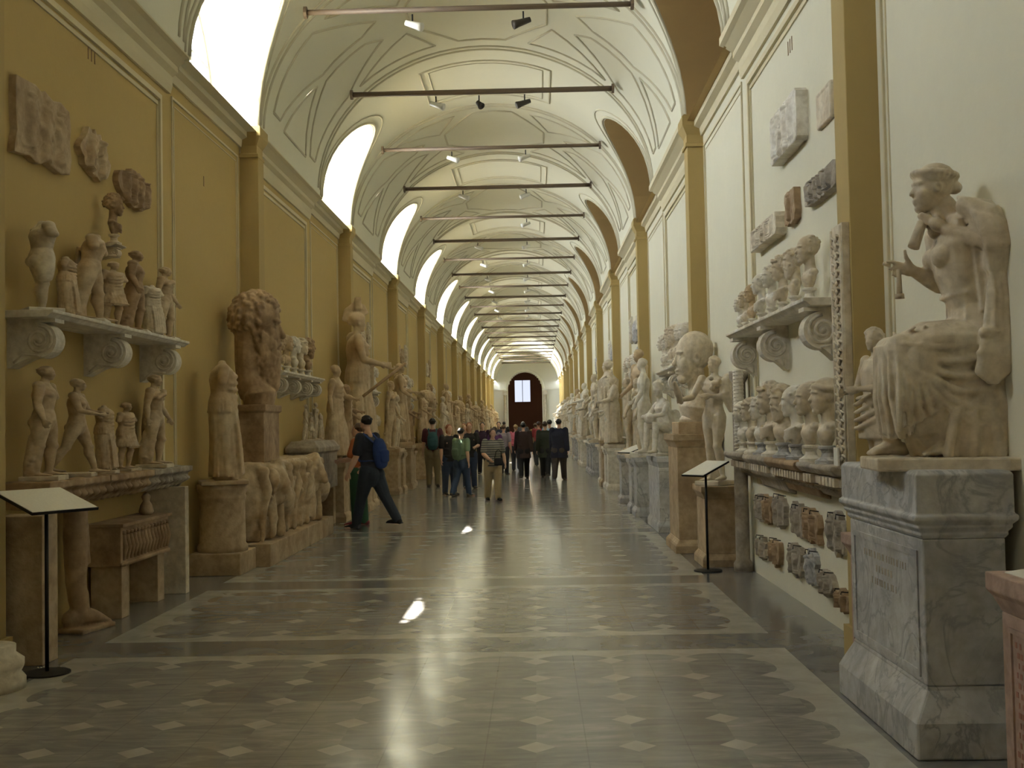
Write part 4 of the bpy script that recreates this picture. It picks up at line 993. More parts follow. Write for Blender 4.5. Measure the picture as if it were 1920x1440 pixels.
# slabs high on the right wall
relief('relief_slab', 'thick white carved slab with figures, largest of the slabs high on the right wall', (XR, 9.66, 4.11), 1, 1.02, .43, .10, M_WH, 3, .03, True, 4, depth=.04)
relief('relief_slab', 'thin engraved marble panel with raised edge, near the right pilaster high on the wall', (XR, 8.54, 3.99), 1, .42, .28, .03, M_CR, 5, .01, True, 1, depth=.02, flat=True)
relief('relief_fragment', 'long dark carved strip below the engraved panel on the right wall', (XR, 8.64, 3.40), 1, .92, .20, .06, M_DK, 6, .12, True, 6, depth=.045, skew=-.0)
relief('relief_fragment', 'small upright carved fragment in the middle of the right wall, below the white slab', (XR, 9.65, 3.43), 1, .38, .29, .06, M_BR, 7, .10, True, 1, depth=.035)
relief('relief_fragment', 'long pale carved slab above the far end of the right upper shelf', (XR, 10.62, 3.37), 1, 1.22, .20, .10, M_CR, 8, .05, True, 5, depth=.03)
q_ = thing('column', 'thin dark marble column between the shelves at the far end of the right section', 'column', (2.17, 12.0, 0)); 
MB().lathe([(.10, 0), (.10, .08), (.075, .12), (.072, 2.0), (.10, 2.05), (.10, 2.12)], 20).obj('shaft', M_DK, q_, True)
q_ = thing('column', 'twisted pale marble column below the bracket, in front of the thin dark column', 'column', (2.14, 11.86, 1.27))
m = MB().lathe([(.055, 0), (.055, .86)], 14)
for i in range(22): m.tube([(.05 * math.cos(a), .05 * math.sin(a), .02 + i * .038 + .035 * a / (2 * PI)) for a in [2 * PI * j / 10 for j in range(11)]], .011, 5)
m.obj('shaft', M_WH, q_, True)

# plain section: boy with a goat skin, colossal head, seated child
def boy_extra(B, J):
    w = J['wr1']; B.tube([w + Vector((.03, .02, -.02)), w + Vector((.08, .03, .05)), w + Vector((.12, .03, .13))], [.02, .03, .02], 8)
    B.tube([J['sh0'] + Vector((.03, 0, -.02)), J['sh0'] + Vector((.07, .03, -.12)), J['sh0'] + Vector((.03, .05, -.25))], [.04, .05, .025], 10)
    for i in range(8): B.ell((.07 + .02 * (i % 3), .05 + .02 * (i % 4), .74 + .02 * (i % 5)), .022)
me_nb = nude('standing_boy', M_CR, .0075, 3, {'legs': [(.22, .42, .06), (-.05, .0, .03)], 'arms': [(.3, .35, 1.7, .9), (.55, .2, .9, .1)], 'side': .05, 'twist': .4}, dict(hair='curls', seed=12), extra=boy_extra, hrot=-.2)
pedestal('narrow tan marble pedestal with a bright front, under the nude youth on the right', (2.03, 12.66, 0), 0, .20, .30, .88, M_TAN, None, .04)
statue(me_nb, 'nude marble youth holding a bundle to the shoulder, in front of the colossal bald head', (2.0, 12.62, .88), PI + .75, 1.40, M_CR, (.12, .12, .035))
lectern('slanted information panel on a black pole in front of the nude youth on the right', (1.80, 12.03, 0), PI + .6, 1.08, .34, .40, -.36)
pedestal('large tan and grey pedestal under the colossal clean-shaven head on the right', (1.97, 14.15, 0), 0, .26, .46, 1.44, M_TAN, None, .05)
tag(MB().stack([(.23, .33, 0), (.23, .33, .15)]).obj('marble_block', M_TAN, None, loc=(1.98, 14.15, 1.44), bevel=.008), 'low tan block between the colossal clean-shaven head and its pedestal', 'block')
def colossal(hair, beard, seed, mat, s, vox, name, hrot=0, female=False, dr=True):
    B = Blob(); B.tube([(-.03, 0, -1.05), (0, 0, -.92), (-.06, 0, -.82)], [(.26, .36), (.28, .44), (.2, .34)], 16, (0, 1, 0))
    head(B, Matrix.Identity(4), hair, beard, seed, True, female, False, True)
    return_ = B; B.V = [tuple(c * s for c in v) for v in B.V]; B.br = [(c * s, sg * s, v * s) for c, sg, v in B.br]
    return B.bake(name, vox, mat, 1)
me_ch = colossal('cap', False, 21, M_CR, .68, .010, 'colossal_portrait')
t = thing('bust', 'colossal clean-shaven marble head looking left, on the large tan pedestal at the right', 'bust', (1.97, 14.1, 1.59 + .80), PI + .15); data_obj('portrait', me_ch, None, t, (0, 0, 0)).scale = (.86, .92, 1)
MB().lathe([(.17, -.80), (.17, -.76), (.12, -.70)], 20).obj('socle', M_CR, t, True)

# seated child group, next pedestals
def seated_child():
    B = Blob(); B.M = T((0, 0, 0)); 
    B.tube([(-.10, 0, .34), (-.06, 0, .50), (0, 0, .66), (0, 0, .74)], [(.12, .14), (.10, .12), (.11, .14), (.06, .10)], 14, (0, 1, 0))
    head(B, T((.05, 0, .92), .4, .25), 'curls', seed=30); B.M = Matrix.Identity(4)
    for sy in (1, -1):
        B.tube([(-.08, sy * .08, .34), (.18, sy * .13, .40), (.20, sy * .13, .12), (.22, sy * .13, .03)], [.085, .065, .045, .035], 10); B.tube([(.18, sy * .13, .03), (.32, sy * .15, .02)], [.03, .025], 8)
        B.tube([(0, sy * .15, .70), (.10, sy * .20, .55), (.24, sy * .10, .52)], [.045, .04, .03], 8); B.ell((.26, sy * .08, .52), .035)
    B.ell((-.12, 0, .16), (.22, .24, .2)); B.ell((.22, .02, .5), (.07, .1, .08)); B.tube([(-.15, .1, .55), (-.2, .15, .1)], [.08, .1], 8)
    return B.bake('seated_child', .012, M_WH, 1)
me_sc = seated_child()
pedestal('white-grey marble pedestal under the pale seated child, beyond the colossal head pedestal', (2.00, 17.0, 0), 0, .24, .75, 1.09, M_GREY, None, .03)
statue(me_sc, 'pale seated child in white marble on the grey pedestal below the second right shelf', (1.90, 16.9, 1.09), PI + .4, 1.05, M_WH, (.26, .26, .04))

# ------------------------------------------------------------------ left wall, first section
me_t1 = nude('torso_raised_arm', M_CR, .010, 5, {'legs': [(.1, .1, .04), (0, .3, .02)], 'arms': [(2.6, .35, .3, 0), (.2, .3, .3, 0)], 'side': -.06}, None, (.5, .5), (1, .5), True, False, feet=False, g=1.2)
me_t2 = draped('headless_draped', M_WARM, .010, 6, noarms=True, headless=True, wide=.86)
me_t3 = nude('torso_twisted', M_CR, .010, 7, {'legs': [(.15, .1, .04), (-.1, 0, .02)], 'arms': [(.2, .3, .3, 0)] * 2, 'side': .12, 'lean': .1}, None, (.5, .5), (1, 1), True, True, g=1.15, cloak=True)
me_t4 = draped('small_draped', M_WARM, .010, 8, noarms=True, short=True)
me_n1 = nude('hero_with_trunk', M_WARM, .0085, 9, {'legs': [(.12, .2, .05), (-.06, 0, .03)], 'arms': [(.2, .25, 1.2, .7), (.0, .2, .3, 0)], 'side': .06}, dict(hair='curls', seed=31), (.5, 1), g=1.12)
me_n2 = nude('arms_crossed_boy', M_WARM, .0085, 10, {'legs': [(.28, .1, .04), (-.28, .15, .04)], 'arms': [(.3, .2, 1.3, .8), (.3, .2, 1.2, .9)]}, dict(hair='cap', seed=32), trunk=False, hrot=.3)
me_n3 = nude('cloaked_youth', M_WARM, .0085, 13, {'legs': [(.14, .24, .04), (-.04, 0, .03)], 'arms': [(.1, .15, .3, 0), (-.1, .2, .2, 0)], 'side': -.04}, dict(hair='curls', seed=33), cloak=True)
me_dr = draped('draped_woman', M_WARM, .0085, 14, arms=((.3, .2, 1.2, .4), (.1, .2, .9, .2)))
me_dh = draped('helmeted_woman', M_WARM, .0085, 15, dict(hair='bun', seed=40), arms=((.2, .3, 1.3, 0), (.2, .3, 1.1, 0)), helmet=True, wide=1.15)
me_cb = colossal('big', True, 41, M_BR, .88, .0135, 'colossal_bearded')

shelf('upper marble shelf on scrolled brackets crowded with torsos, nearest on the left wall', (XL, 0, 2.50), 8.02, 11.22, -1, M_WH, (8.22, 9.62, 10.98), dep=.40, th=.055, bh=.36, bw=.16)
U = 'torsos and statuettes on the left upper shelf'
ul = [(8.26, .78, me_t1, 'headless pale torso raising one arm, at the near end of the left upper shelf', .7), (8.70, .56, me_t2, 'short headless draped figure second from the near end of the left upper shelf', .3), (9.16, .86, me_t3, 'tall headless nude with a cloak, third from the near end of the left upper shelf', .2),
      (9.66, .60, me_t4, 'short draped figure fourth on the left upper shelf, below the wall bust', -.3), (10.20, .78, me_n1, 'brown nude with head, fifth from the near end of the left upper shelf', .2), (10.66, .58, me_t2, 'pale headless figure sixth from the near end of the left upper shelf', -.2), (11.04, .74, me_n3, 'slim cloaked figure at the far end of the left upper shelf', .1)]
for y, h_, me_, lb, rz in ul: statue(me_, lb, (-3.67, y, 2.50), rz, h_ / 1.05, M_CR if 'pale' in lb else (M_BR if 'brown' in lb else M_WARM), (.11, .10, .04), U, M_WH).scale = (h_ / 1.05 * 1.6, h_ / 1.05 * 1.8, h_ / 1.05)
sb = shelf('tiny marble wall bracket carrying a dark bust, above the left upper shelf', (XL, 0, 3.27), 9.74, 9.98, -1, M_CR, (9.86,), dep=.22, th=.03, bh=.1, bw=.1)
bust(BP[5][0], (-3.73, 9.86, 3.27), .15, .78, 'dark veiled bust on a small bracket above the left upper shelf', 'left wall bust', M_BR, M_CR)
t = thing('wall_shelf', 'lower shelf of rough carved brown cornice pieces, nearest on the left wall', 'shelf', (XL, 0, 1.25))
for j, (y0, y1) in enumerate(((7.95, 9.1), (9.12, 10.15), (10.17, 11.3))):
    B = Blob(); B.box(0, .40, y0, y1, -.06, 0); B.box(0, .33, y0, y1, -.12, -.05); B.box(0, .22, y0 + .02, y1 - .02, -.2, -.1)
    for i in range(9): y = y0 + (y1 - y0) * (i + .5) / 9; B.tube([(.30, y - .04, -.08), (.36, y, -.11), (.22, y + .04, -.19)], [.03, .04, .025], 6); B.ell((.25, y, -.17), (.05, .045, .04))
    data_obj('cornice_block', B.bake('cornice', .016, M_BR if j != 2 else M_DK, 1, .006, 22), None, t)
L_ = 'statuettes on the left lower shelf'
ll = [(8.26, .86, me_n1, 'nude hero leaning on a tree trunk, at the near end of the left lower shelf', .15), (8.86, .80, me_n2, 'striding boy with folded arms, second on the left lower shelf', .2), (9.42, .66, me_t2, 'short headless draped figure third on the left lower shelf', .2), (9.92, .62, me_t4, 'short draped figure fourth on the left lower shelf', -.1), (10.68, .90, me_n3, 'youth with a cloak over the shoulder, at the far end of the left lower shelf', .1)]
for y, h_, me_, lb, rz in ll: statue(me_, lb, (-3.66, y, 1.25), rz, h_ / 1.05, None, (.12, .11, .045), L_, M_CR).scale = (h_ / 1.05 * 1.45, h_ / 1.05 * 1.6, h_ / 1.05)
relief('relief_slab', 'large grey-brown relief slab, nearest of the three high on the left wall', (XL, 8.68, 4.00), -1, .98, .56, .06, M_TAN, 51, .09, True, 3, 'reliefs high on the left wall', depth=.05)
relief('relief_fragment', 'jagged relief fragment of two figures, middle of the three high on the left wall', (XL, 9.68, 4.03), -1, .62, .40, .06, M_WARM, 52, .2, False, 2, 'reliefs high on the left wall', depth=.06)
relief('relief_fragment', 'rounded relief fragment with standing figures, farthest of the three high on the left wall', (XL, 10.68, 3.93), -1, .86, .36, .06, M_BR, 53, .12, False, 4, 'reliefs high on the left wall', depth=.06)
# below: piers, chest, colossal leg
tag(MB().box(-.17, .17, -.13, .12, 0, 1.03).obj('stone_pier', M_TAN, None, loc=(-3.60, 7.84, 0), bevel=.006), 'tan stone pier at the near end of the left lower shelf, behind the information stand', 'pier')
tag(MB().box(-.19, .20, -.05, .06, 0, 1.05).obj('stone_pier', M_CR, None, loc=(-3.67, 11.05, 0), bevel=.006), 'pale narrow stone pier at the far end of the left lower shelf', 'pier')
def chest():
    t = thing('burial_chest', 'long brown marble chest with carved front, resting on two stone supports at the left', 'sarcophagus', (-3.70, 10.14, .45))
    MB().box(-.16, .14, -.62, .62, 0, .34).obj('trough', M_BR, t, bevel=.006); MB().stack([(.17, .64, .335), (.17, .64, .365)], -.0).obj('rim', M_BR, t, bevel=.004)
    m = MB(); R_ = random.Random(8)
    for i in range(14):
        y = -.56 + i * .086; m.tube([(.14, y, .05), (.155, y + .015, .16), (.14, y + .005, .27)], [.018, .026, .016], 6); m.tube([(.145, y, .27), (.15, y, .30)], [.02, .02], 6)
    m.box(.13, .155, -.62, .62, .0, .03).obj('carved_figures', M_BR, t, True); return t
chest()
for y, w_ in ((9.68, 'near'), (10.6, 'far')): tag(MB().box(-.15, .12, -.09, .09, 0, .45).obj('stone_support', M_TAN, None, loc=(-3.70, y, 0), bevel=.006), 'stone block under the %s end of the brown chest at the left' % w_, 'support', 'supports of the chest')
B = Blob(); B.tube([(0, 0, 1.0), (.0, 0, .75), (.0, .0, .4), (.01, .02, .22)], [.095, .10, .082, .075], 12); B.tube([(-.02, -.05, .10), (.02, .04, .12), (.05, .15, .09), (.07, .24, .055)], [(.08, .07), (.09, .08), (.06, .09), (.035, .08)], 12, (1, 0, 0))
for i in range(5): B.ell((-.0 + .033 * i, .27 - .01 * abs(i - 1), .045), (.02, .04, .025))
B.tube([(.01, .02, .3), (.02, .03, .12)], .08, 10); B.box(-.1, .16, -.13, .30, -.0, .035)
for i in range(5): B.tube([(-.07 + .035 * i, .05, .85), (-.07 + .035 * i, .07, .55)], .018, 6)
o = data_obj('leg_fragment', B.bake('leg_fragment', .011, M_BR, 1, .002, 30), None, None, (-3.74, 9.02, 0), -.25); tag(o, 'colossal marble lower leg and foot standing on the floor beside the brown chest', 'statue fragment')
o = tag(mesh_obj('statuette_fragment', *(lambda q_: (q_.V, q_.F))(MB().lathe([(.05, 0), (.07, .03), (.055, .09), (.03, .13), (.045, .17), (.02, .2)], 14)), M_TAN, None, True, (-3.70, 10.55, .815)), 'small broken figurine on the far end of the brown chest', 'statue fragment')
lectern('slanted information panel on a black pole at the left edge of the photo', (-3.29, 7.46, 0), -.55, 1.14, .50, .44, -.30)
t = thing('column_base', 'pale round column base on the floor in the lower left corner', 'column base', (-3.50, 7.02, 0)); MB().lathe([(.25, 0), (.25, .06), (.22, .10), (.24, .14), (.24, .18), (.19, .22), (.19, .27)], 24).obj('moulding', M_CR, t, True)

# plain section left: cylinder altar with statue, lion sarcophagus, colossal bearded head
t = thing('round_altar', 'cylindrical tan altar on a square base carrying the headless draped statue at the left', 'altar', (-3.56, 12.62, 0))
MB().stack([(.29, .34, 0), (.29, .34, .24)]).obj('base', M_TAN, t, bevel=.01)
MB().lathe([(.28, .24), (.28, .30), (.255, .33), (.25, .80), (.265, .83), (.265, .86), (.255, .87), (.28, .93), (.28, .99)], 32).obj('drum', M_TAN, t, True)
statue(me_t2, 'headless draped statue on the cylindrical altar, left of the colossal bearded head', (-3.54, 12.60, .99), .35, 1.42 / .92, M_WARM, (.14, .14, .03)).scale = (1.85, 1.95, 1.54)
B = Blob(); B.box(-.30, .24, -1.75, 1.85, .0, .93); B.ell((.0, 1.8, .46), (.26, .28, .46)); B.ell((0, -1.75, .46), (.26, .15, .46))
R_ = random.Random(77)
for cy_ in (-1.25, 1.15):
    B.ell((.30, cy_, .70), (.17, .22, .20)); B.ell((.42, cy_ - .02, .64), (.09, .11, .10)); B.ell((.46, cy_ - .02, .58), (.06, .07, .05))
    for i in range(30): a = R_.uniform(0, 6.28); B.ell((.27 + R_.uniform(-.02, .1), cy_ + .22 * math.cos(a), .69 + .21 * math.sin(a)), (.07, .06, .08), seg=8, rg=6)
    B.tube([(.24, cy_ + .25, .6), (.30, cy_ + .5, .45), (.26, cy_ + .75, .3)], [.14, .16, .10], 10); B.tube([(.30, cy_ + .1, .5), (.34, cy_ + .12, .2), (.36, cy_ + .05, .05)], [.08, .06, .06], 8); B.tube([(.28, cy_ - .15, .5), (.34, cy_ - .25, .25), (.34, cy_ - .3, .08)], [.07, .06, .05], 8)
for i in range(9):
    y = -1.75 + i * .43; B.tube([(.27, y, .85), (.31, y + .05, .6), (.27, y - .02, .3)], [.05, .075, .05], 8); B.ell((.30, y, .83), .065); B.tube([(.28, y, .65), (.33, y + .2, .5 + .2 * (i % 2)), (.27, y + .25, .4)], .035, 6); B.tube([(.27, y, .3), (.29, y - .1, .03)], .04, 6)
o = data_obj('sarcophagus', B.bake('lion_sarcophagus', .022, M_WARM, 1, .008, 14), None, None, (-3.53, 15.0, .27)); tag(o, 'long marble sarcophagus carved with lions, under the colossal bearded head', 'sarcophagus')
tag(MB().box(-.34, .42, -2.0, 2.05, 0, .265).obj('stone_step', M_TAN, None, loc=(-3.53, 15.0, 0), bevel=.01), 'low stone step carrying the lion sarcophagus at the left', 'step')
t = thing('marble_block', 'square marble block on the lion sarcophagus under the colossal bearded head', 'block', (-3.52, 13.85, 1.20)); MB().stack([(.24, .40, 0), (.24, .40, .60), (.27, .43, .62), (.27, .43, .70)]).obj('block', M_BR, t, bevel=.008)
t = thing('bust', 'colossal bearded head with curling hair, facing right on the lion sarcophagus', 'bust', (-3.42, 13.85, 1.90 + .95), .10); data_obj('portrait', me_cb, None, t, (0, 0, 0)).scale = (.84, .95, 1)
# ------------------------------------------------------------------ visitors
M_SKIN = plain('light_skin', (.62, .38, .27), .5); M_SKIN2 = plain('tanned_skin', (.42, .24, .16), .5)
def cloth(name, c, rough=.85): return plain('cloth_' + name, c, rough, 0, .3, 120, .18)
HAIRC = dict(black=plain('black_hair', (.015, .012, .012), .5, 0, .4, 150), brown=plain('brown_hair', (.07, .035, .02), .5, 0, .4, 150), red=plain('auburn_hair', (.28, .09, .04), .5, 0, .4, 150), grey=plain('grey_hair', (.3, .28, .25), .5, 0, .4, 150), fair=plain('fair_hair', (.36, .24, .11), .5, 0, .4, 150))
def person(label, x, y, yaw, h, pose, shirt, trousers, hair='black', hairstyle='short', long_sleeve=False, skirt=False, skin=None, pack=None, vox=.012, shoe=None, headyaw=0, headtilt=0, coat=False, g=1.14, group=None, packlabel=None):
    """yaw: 0 looks along +X, -90 degrees looks at the camera"""
    J = limbs(pose); sk = skin or M_SKIN; t = thing('person', label, 'person', (x, y, 0), yaw, group); t.scale = (h, h, h)
    v = vox / h
    B = Blob(); body(B, J, headkw=dict(hair=None, seed=1), hrot=headyaw, htilt=headtilt, g=g * .93, hs=.135); data_obj('body', B.bake('person_body', v, sk, 1), None, t)
    # shirt: torso and sleeves
    up, pel = J['up'], J['pel']; P = lambda q_, dx=0: pel + up * q_ + Vector((dx, 0, 0)); sv = (-J['tw'] * .5, 1, 0)
    B = Blob(); k = g * (1.12 if coat else 1.04); bot = -.16 if coat else -.055
    B.tube([P(bot), P(-.02), P(.05), P(.12), P(.20), P(.25), P(.287)], [((.076 if not coat else .086) * k, (.094 if not coat else .106) * k), (.072 * k, .092 * k), (.067 * k, .084 * k), (.069 * k, .087 * k), (.071 * k, .096 * k), (.060 * k, .094 * k), (.034 * k, .060 * k)], 16, sv, flat=1)
    for i in (0, 1):
        s_, e, w = J['sh%d' % i], J['el%d' % i], J['wr%d' % i]; B.ell(s_, (.038 * k, .036 * k, .040 * k))
        if long_sleeve: B.tube([s_, e], [.036 * k, .031 * k], 10); B.tube([e, w], [.031 * k, .025 * k], 10, flat=1)
        else: B.tube([s_, s_.lerp(e, .75)], [.037 * k, .038 * k], 10, flat=1)
    for i in range(5): B.ell(P(-.03 + .05 * i, .05 * (1 if i % 2 else -1)) + Vector((0, .04 * (-1) ** i, 0)), (.035, .06, .018))
    data_obj('jacket' if coat else 'shirt', B.bake('shirt', v, shirt, 1), None, t)
    B = Blob(); k = g * 1.06
    B.tube([P(-.085), P(-.04), P(.015)], [(.064 * k, .086 * k), (.070 * k, .090 * k), (.064 * k, .084 * k)], 16, sv)
    for sy in (1, -1): B.ell(P(-.045, -.035) + Vector((0, sy * .038, 0)), (.056 * k, .052 * k, .062 * k))
    if skirt: B.gown([(.25, 0, 0, .10, .12, .05, 8, 0), (.5, 0, 0, .075, .095, .03, 8, 0)])
    for i in (0, 1):
        hp, kn, an = J['hip%d' % i], J['knee%d' % i], J['ank%d' % i]
        B.tube([hp + Vector((0, 0, .02)), hp.lerp(kn, .5), kn], [.060 * k, .054 * k, .041 * k], 12); B.tube([kn, kn.lerp(an, .5), an + Vector((0, 0, .0))], [.041 * k, .037 * k, .034 * k], 12); B.ell(kn, .042 * k)
    data_obj('trousers', B.bake('trousers', v, trousers, 1), None, t)
    for i in (0, 1):
        a = J['ank%d' % i]; z = max(a.z - .02, .016); sy = 1 if i == 0 else -1
        B = Blob(); B.tube([(a.x - .028, a.y, z), (a.x + .03, a.y + sy * .006, z), (a.x + .08, a.y + sy * .014, z - .006), (a.x + .105, a.y + sy * .016, z - .007)], [(.026, .026), (.025, .028), (.017, .031), (.011, .024)], 10, (0, 1, 0)); B.box(a.x - .045, a.x + .115, a.y - .024 + sy * .01, a.y + .024 + sy * .01, z - .02, z - .01)
        data_obj('shoe', B.bake('shoe', v, shoe or M_BLK, 1), None, t)
    hd = J['head']; hm = Matrix.Translation(hd) @ Euler((0, headtilt, headyaw)).to_matrix().to_4x4() @ Matrix.Scale(.135, 4)
    B = Blob(); B.M = hm; R_ = random.Random(5); B.ell((-.15, 0, .19), (.40, .345, .36), seg=16, rg=10)
    for i in range(24): a = R_.uniform(-2.2, 2.2); e = R_.uniform(-.1, 1.4); B.ell((-.15 - .38 * math.cos(a) * math.cos(e), .33 * math.sin(a) * math.cos(e), .18 + .35 * math.sin(e)), (.09, .08, .06))
    if hairstyle == 'long': B.tube([(-.25, 0, .1), (-.28, 0, -.3), (-.26, 0, -.6)], [(.22, .32), (.2, .33), (.12, .25)], 14, (0, 1, 0))
    if hairstyle == 'bob': B.tube([(-.16, 0, .1), (-.18, 0, -.32)], [(.28, .36), (.22, .34)], 14, (0, 1, 0))
    data_obj('hair', B.bake('hair', v, HAIRC[hair], 1), None, t)
    if pack:
        pm = pack[0]; bt = thing('backpack', packlabel, 'backpack', (x, y, 0), yaw, None); bt.scale = (h, h, h); u_ = up
        B = Blob(); c = P(.15, -.105 * g)
        B.tube([c - u_ * .10, c - u_ * .03, c + u_ * .05, c + u_ * .10], [(.045, .070), (.055, .082), (.050, .078), (.034, .060)], 14, (0, 1, 0)); B.tube([c - u_ * .07 + Vector((-.045, 0, 0)), c + Vector((-.05, 0, .01))], [(.02, .055), (.022, .06)], 10, (0, 1, 0))
        data_obj('bag', B.bake('backpack', v, pm, 1), None, bt)
        for sy in (1, -1):
            B = Blob(); B.tube([c + u_ * .09 + Vector((.02, sy * .05, 0)), J['sh0' if sy > 0 else 'sh1'].lerp(P(.29), .45) + Vector((0, 0, .035)), P(.20, .088 * g) + Vector((0, sy * .062, 0)), P(.08, .03) + Vector((0, sy * .098 * g, 0)), c - u_ * .07 + Vector((.03, sy * .06, 0))], [(.008, .014)] * 5, 8, (0, 1, 0))
            data_obj('strap', B.bake('strap', v * .8, pm, 0), None, bt)
    return t
WALK = {'legs': [(.36, .12, .02), (-.36, .25, .02)], 'arms': [(-.3, .1, .25, 0), (.35, .1, .3, 0)]}
WALK2 = {'legs': [(-.22, .25, .02), (.24, .06, .02)], 'arms': [(.25, .12, .3, 0), (-.2, .12, .2, 0)]}
STAND = {'legs': [(.04, .04, .03), (-.04, .02, .03)], 'arms': [(.05, .12, .2, 0), (.05, .12, .2, 0)]}
HOLD = {'legs': [(.08, .1, .04), (-.06, .02, .03)], 'arms': [(.25, .15, 1.3, .5), (.25, .15, 1.3, .5)]}
D = math.radians
NAVY, DKBL, KHAKI, OLIVE = cloth('navy', (.018, .02, .035)), cloth('dark_denim', (.03, .045, .09)), cloth('khaki', (.20, .16, .09)), cloth('olive', (.08, .08, .05))
BLACK, MAROON, TEAL, BEIGE = cloth('black', (.015, .014, .015)), cloth('maroon', (.09, .02, .03)), cloth('teal', (.03, .10, .12)), cloth('beige', (.40, .32, .20))
person('person in dark navy t-shirt and jeans striding past the left statues, blue backpack', -2.62, 17.7, D(150), 1.80, {'legs': [(.30, .06, .03), (-.46, .12, .02)], 'arms': [(.15, .15, .3, 0), (.3, .1, .5, 0)], 'lean': .12}, NAVY, cloth('blue_jeans', (.022, .03, .05)), 'black', pack=(cloth('royal_blue', (.015, .04, .17)),), vox=.0095, shoe=cloth('black_shoe', (.012, .012, .014)), headtilt=.25, packlabel='blue and black backpack worn by the striding person in navy at the left', skin=M_SKIN)
person('person in orange top and green trousers, half hidden behind the striding person in navy', -2.92, 18.35, D(170), 1.66, HOLD, cloth('orange', (.45, .13, .05)), cloth('green', (.03, .10, .05)), 'brown', vox=.012, shoe=cloth('red_shoe', (.16, .02, .03)))
person('person in maroon top and khaki trousers seen from behind, wearing a teal backpack', -2.72, 29.4, D(95), 1.79, STAND, MAROON, KHAKI, 'black', pack=(TEAL,), packlabel='teal backpack on the person in khaki trousers near the left statues', vox=.014)
person('person in dark top and dark jeans standing left of the person in pale green', -2.02, 25.9, D(-60), 1.62, STAND, BLACK, DKBL, 'red', 'bob', vox=.014)
person('person in pale green t-shirt and blue jeans walking beside the dark top', -1.70, 25.3, D(60), 1.55, WALK2, cloth('pale_green', (.22, .32, .20)), cloth('mid_jeans', (.035, .06, .12)), 'black', pack=(cloth('sage', (.13, .2, .13)),), packlabel='sage green backpack on the person in pale green t-shirt and jeans', vox=.014)
person('person with auburn hair and black top behind the person in pale green', -1.70, 28.4, D(-80), 1.66, HOLD, BLACK, DKBL, 'red', 'long', vox=.014)
st = NT('grey_white_striped_cloth'); p_ = st.n('ShaderNodeTexCoord').outputs['Object']; sx = st.n('ShaderNodeSeparateXYZ'); st.t.links.new(p_, sx.inputs[0])
sf = st.ma('GREATER_THAN', st.ma('FRACT', st.ma('MULTIPLY', sx.outputs[2], 32)), .5); st.set(st.b.inputs['Base Color'], st.mix(sf, (.30, .29, .25, 1), (.09, .09, .09, 1))); st.b.inputs['Roughness'].default_value = .85
person('person in grey and white striped t-shirt and beige trousers, walking towards the camera', -.93, 23.7, D(-75), 1.52, {'legs': [(.16, .2, .03), (-.14, .08, .03)], 'arms': [(-.1, .25, .5, .3), (.2, .2, 1.0, .7)], 'lean': .05}, st.m, BEIGE, 'brown', 'bob', vox=.0115, headtilt=.2, g=1.26, shoe=BLACK)
person('person in dark brown jacket and black trousers walking away in the middle of the hall', -.38, 33.0, D(95), 1.66, WALK2, cloth('dark_brown', (.045, .025, .022)), BLACK, 'black', long_sleeve=True, coat=True, vox=.015)
person('person in dark green jacket and black trousers beside the one in the long navy jacket', .26, 33.4, D(85), 1.70, WALK, cloth('dark_green', (.03, .035, .02)), BLACK, 'brown', long_sleeve=True, coat=True, vox=.015)
person('person in long navy jacket and dark brown trousers, rightmost of the people', .64, 31.8, D(80), 1.74, WALK2, cloth('ink_navy', (.018, .02, .04)), cloth('mottled_brown', (.06, .045, .04)), 'black', long_sleeve=True, coat=True, vox=.014, g=1.25)
person('person in light blue shirt glimpsed behind the person in the long navy jacket', .44, 36.5, D(100), 1.72, STAND, cloth('light_blue', (.30, .42, .62)), BLACK, 'black', vox=.016)
far = [('person in a bright pink top facing away among the crowd', -.70, 38.5, 90, 1.62, (.60, .16, .24), (.05, .05, .07), 'fair'), ('person in a lilac grey t-shirt and dark trousers left of the one in pink', -1.05, 36.0, 70, 1.58, (.30, .26, .32), (.02, .02, .03), 'brown'),
       ('person in a dark blue top with black hair left of the far doorway', -1.35, 40.5, -90, 1.70, (.03, .04, .08), (.03, .03, .03), 'black'), ('person in a purple top in the crowd, right of the striped t-shirt', -1.22, 33.0, 120, 1.55, (.12, .04, .16), (.03, .04, .06), 'brown'),
       ('person in a pale shirt and maroon skirt in front of the left statues', -2.25, 35.0, -60, 1.64, (.42, .36, .32), (.08, .02, .03), 'fair'), ('person in a white top with pinkish bag in the left crowd', -2.55, 39.5, -110, 1.66, (.50, .34, .33), (.03, .03, .05), 'red'),
       ('person in a dark purple top behind the striped t-shirt', -1.75, 36.5, -90, 1.68, (.05, .02, .05), (.02, .02, .03), 'black'), ('person in a red jacket right of the brown jacket', .10, 42.0, 90, 1.70, (.32, .04, .05), (.02, .02, .02), 'brown'),
       ('person in an ochre top beside the one in the red jacket', -.02, 44.5, 70, 1.66, (.30, .19, .05), (.02, .02, .02), 'brown'), ('person in a grey coat near the far doorway', -.6, 52.0, 90, 1.72, (.10, .10, .11), (.02, .02, .02), 'grey'), ('person in a black coat walking near the far doorway', -1.6, 56.0, 90, 1.74, (.02, .02, .02), (.02, .02, .02), 'black')]
for i, (lb, x, y, a, h, c1, c2, hc) in enumerate(far): person(lb, x, y, D(a), h, (WALK, STAND, HOLD, WALK2)[i % 4], cloth('crowd_top_%s' % 'abcdefghijk'[i], c1), cloth('crowd_bottom_%s' % 'abcdefghijk'[i], c2), hc, vox=.018, long_sleeve=i % 2 == 0)
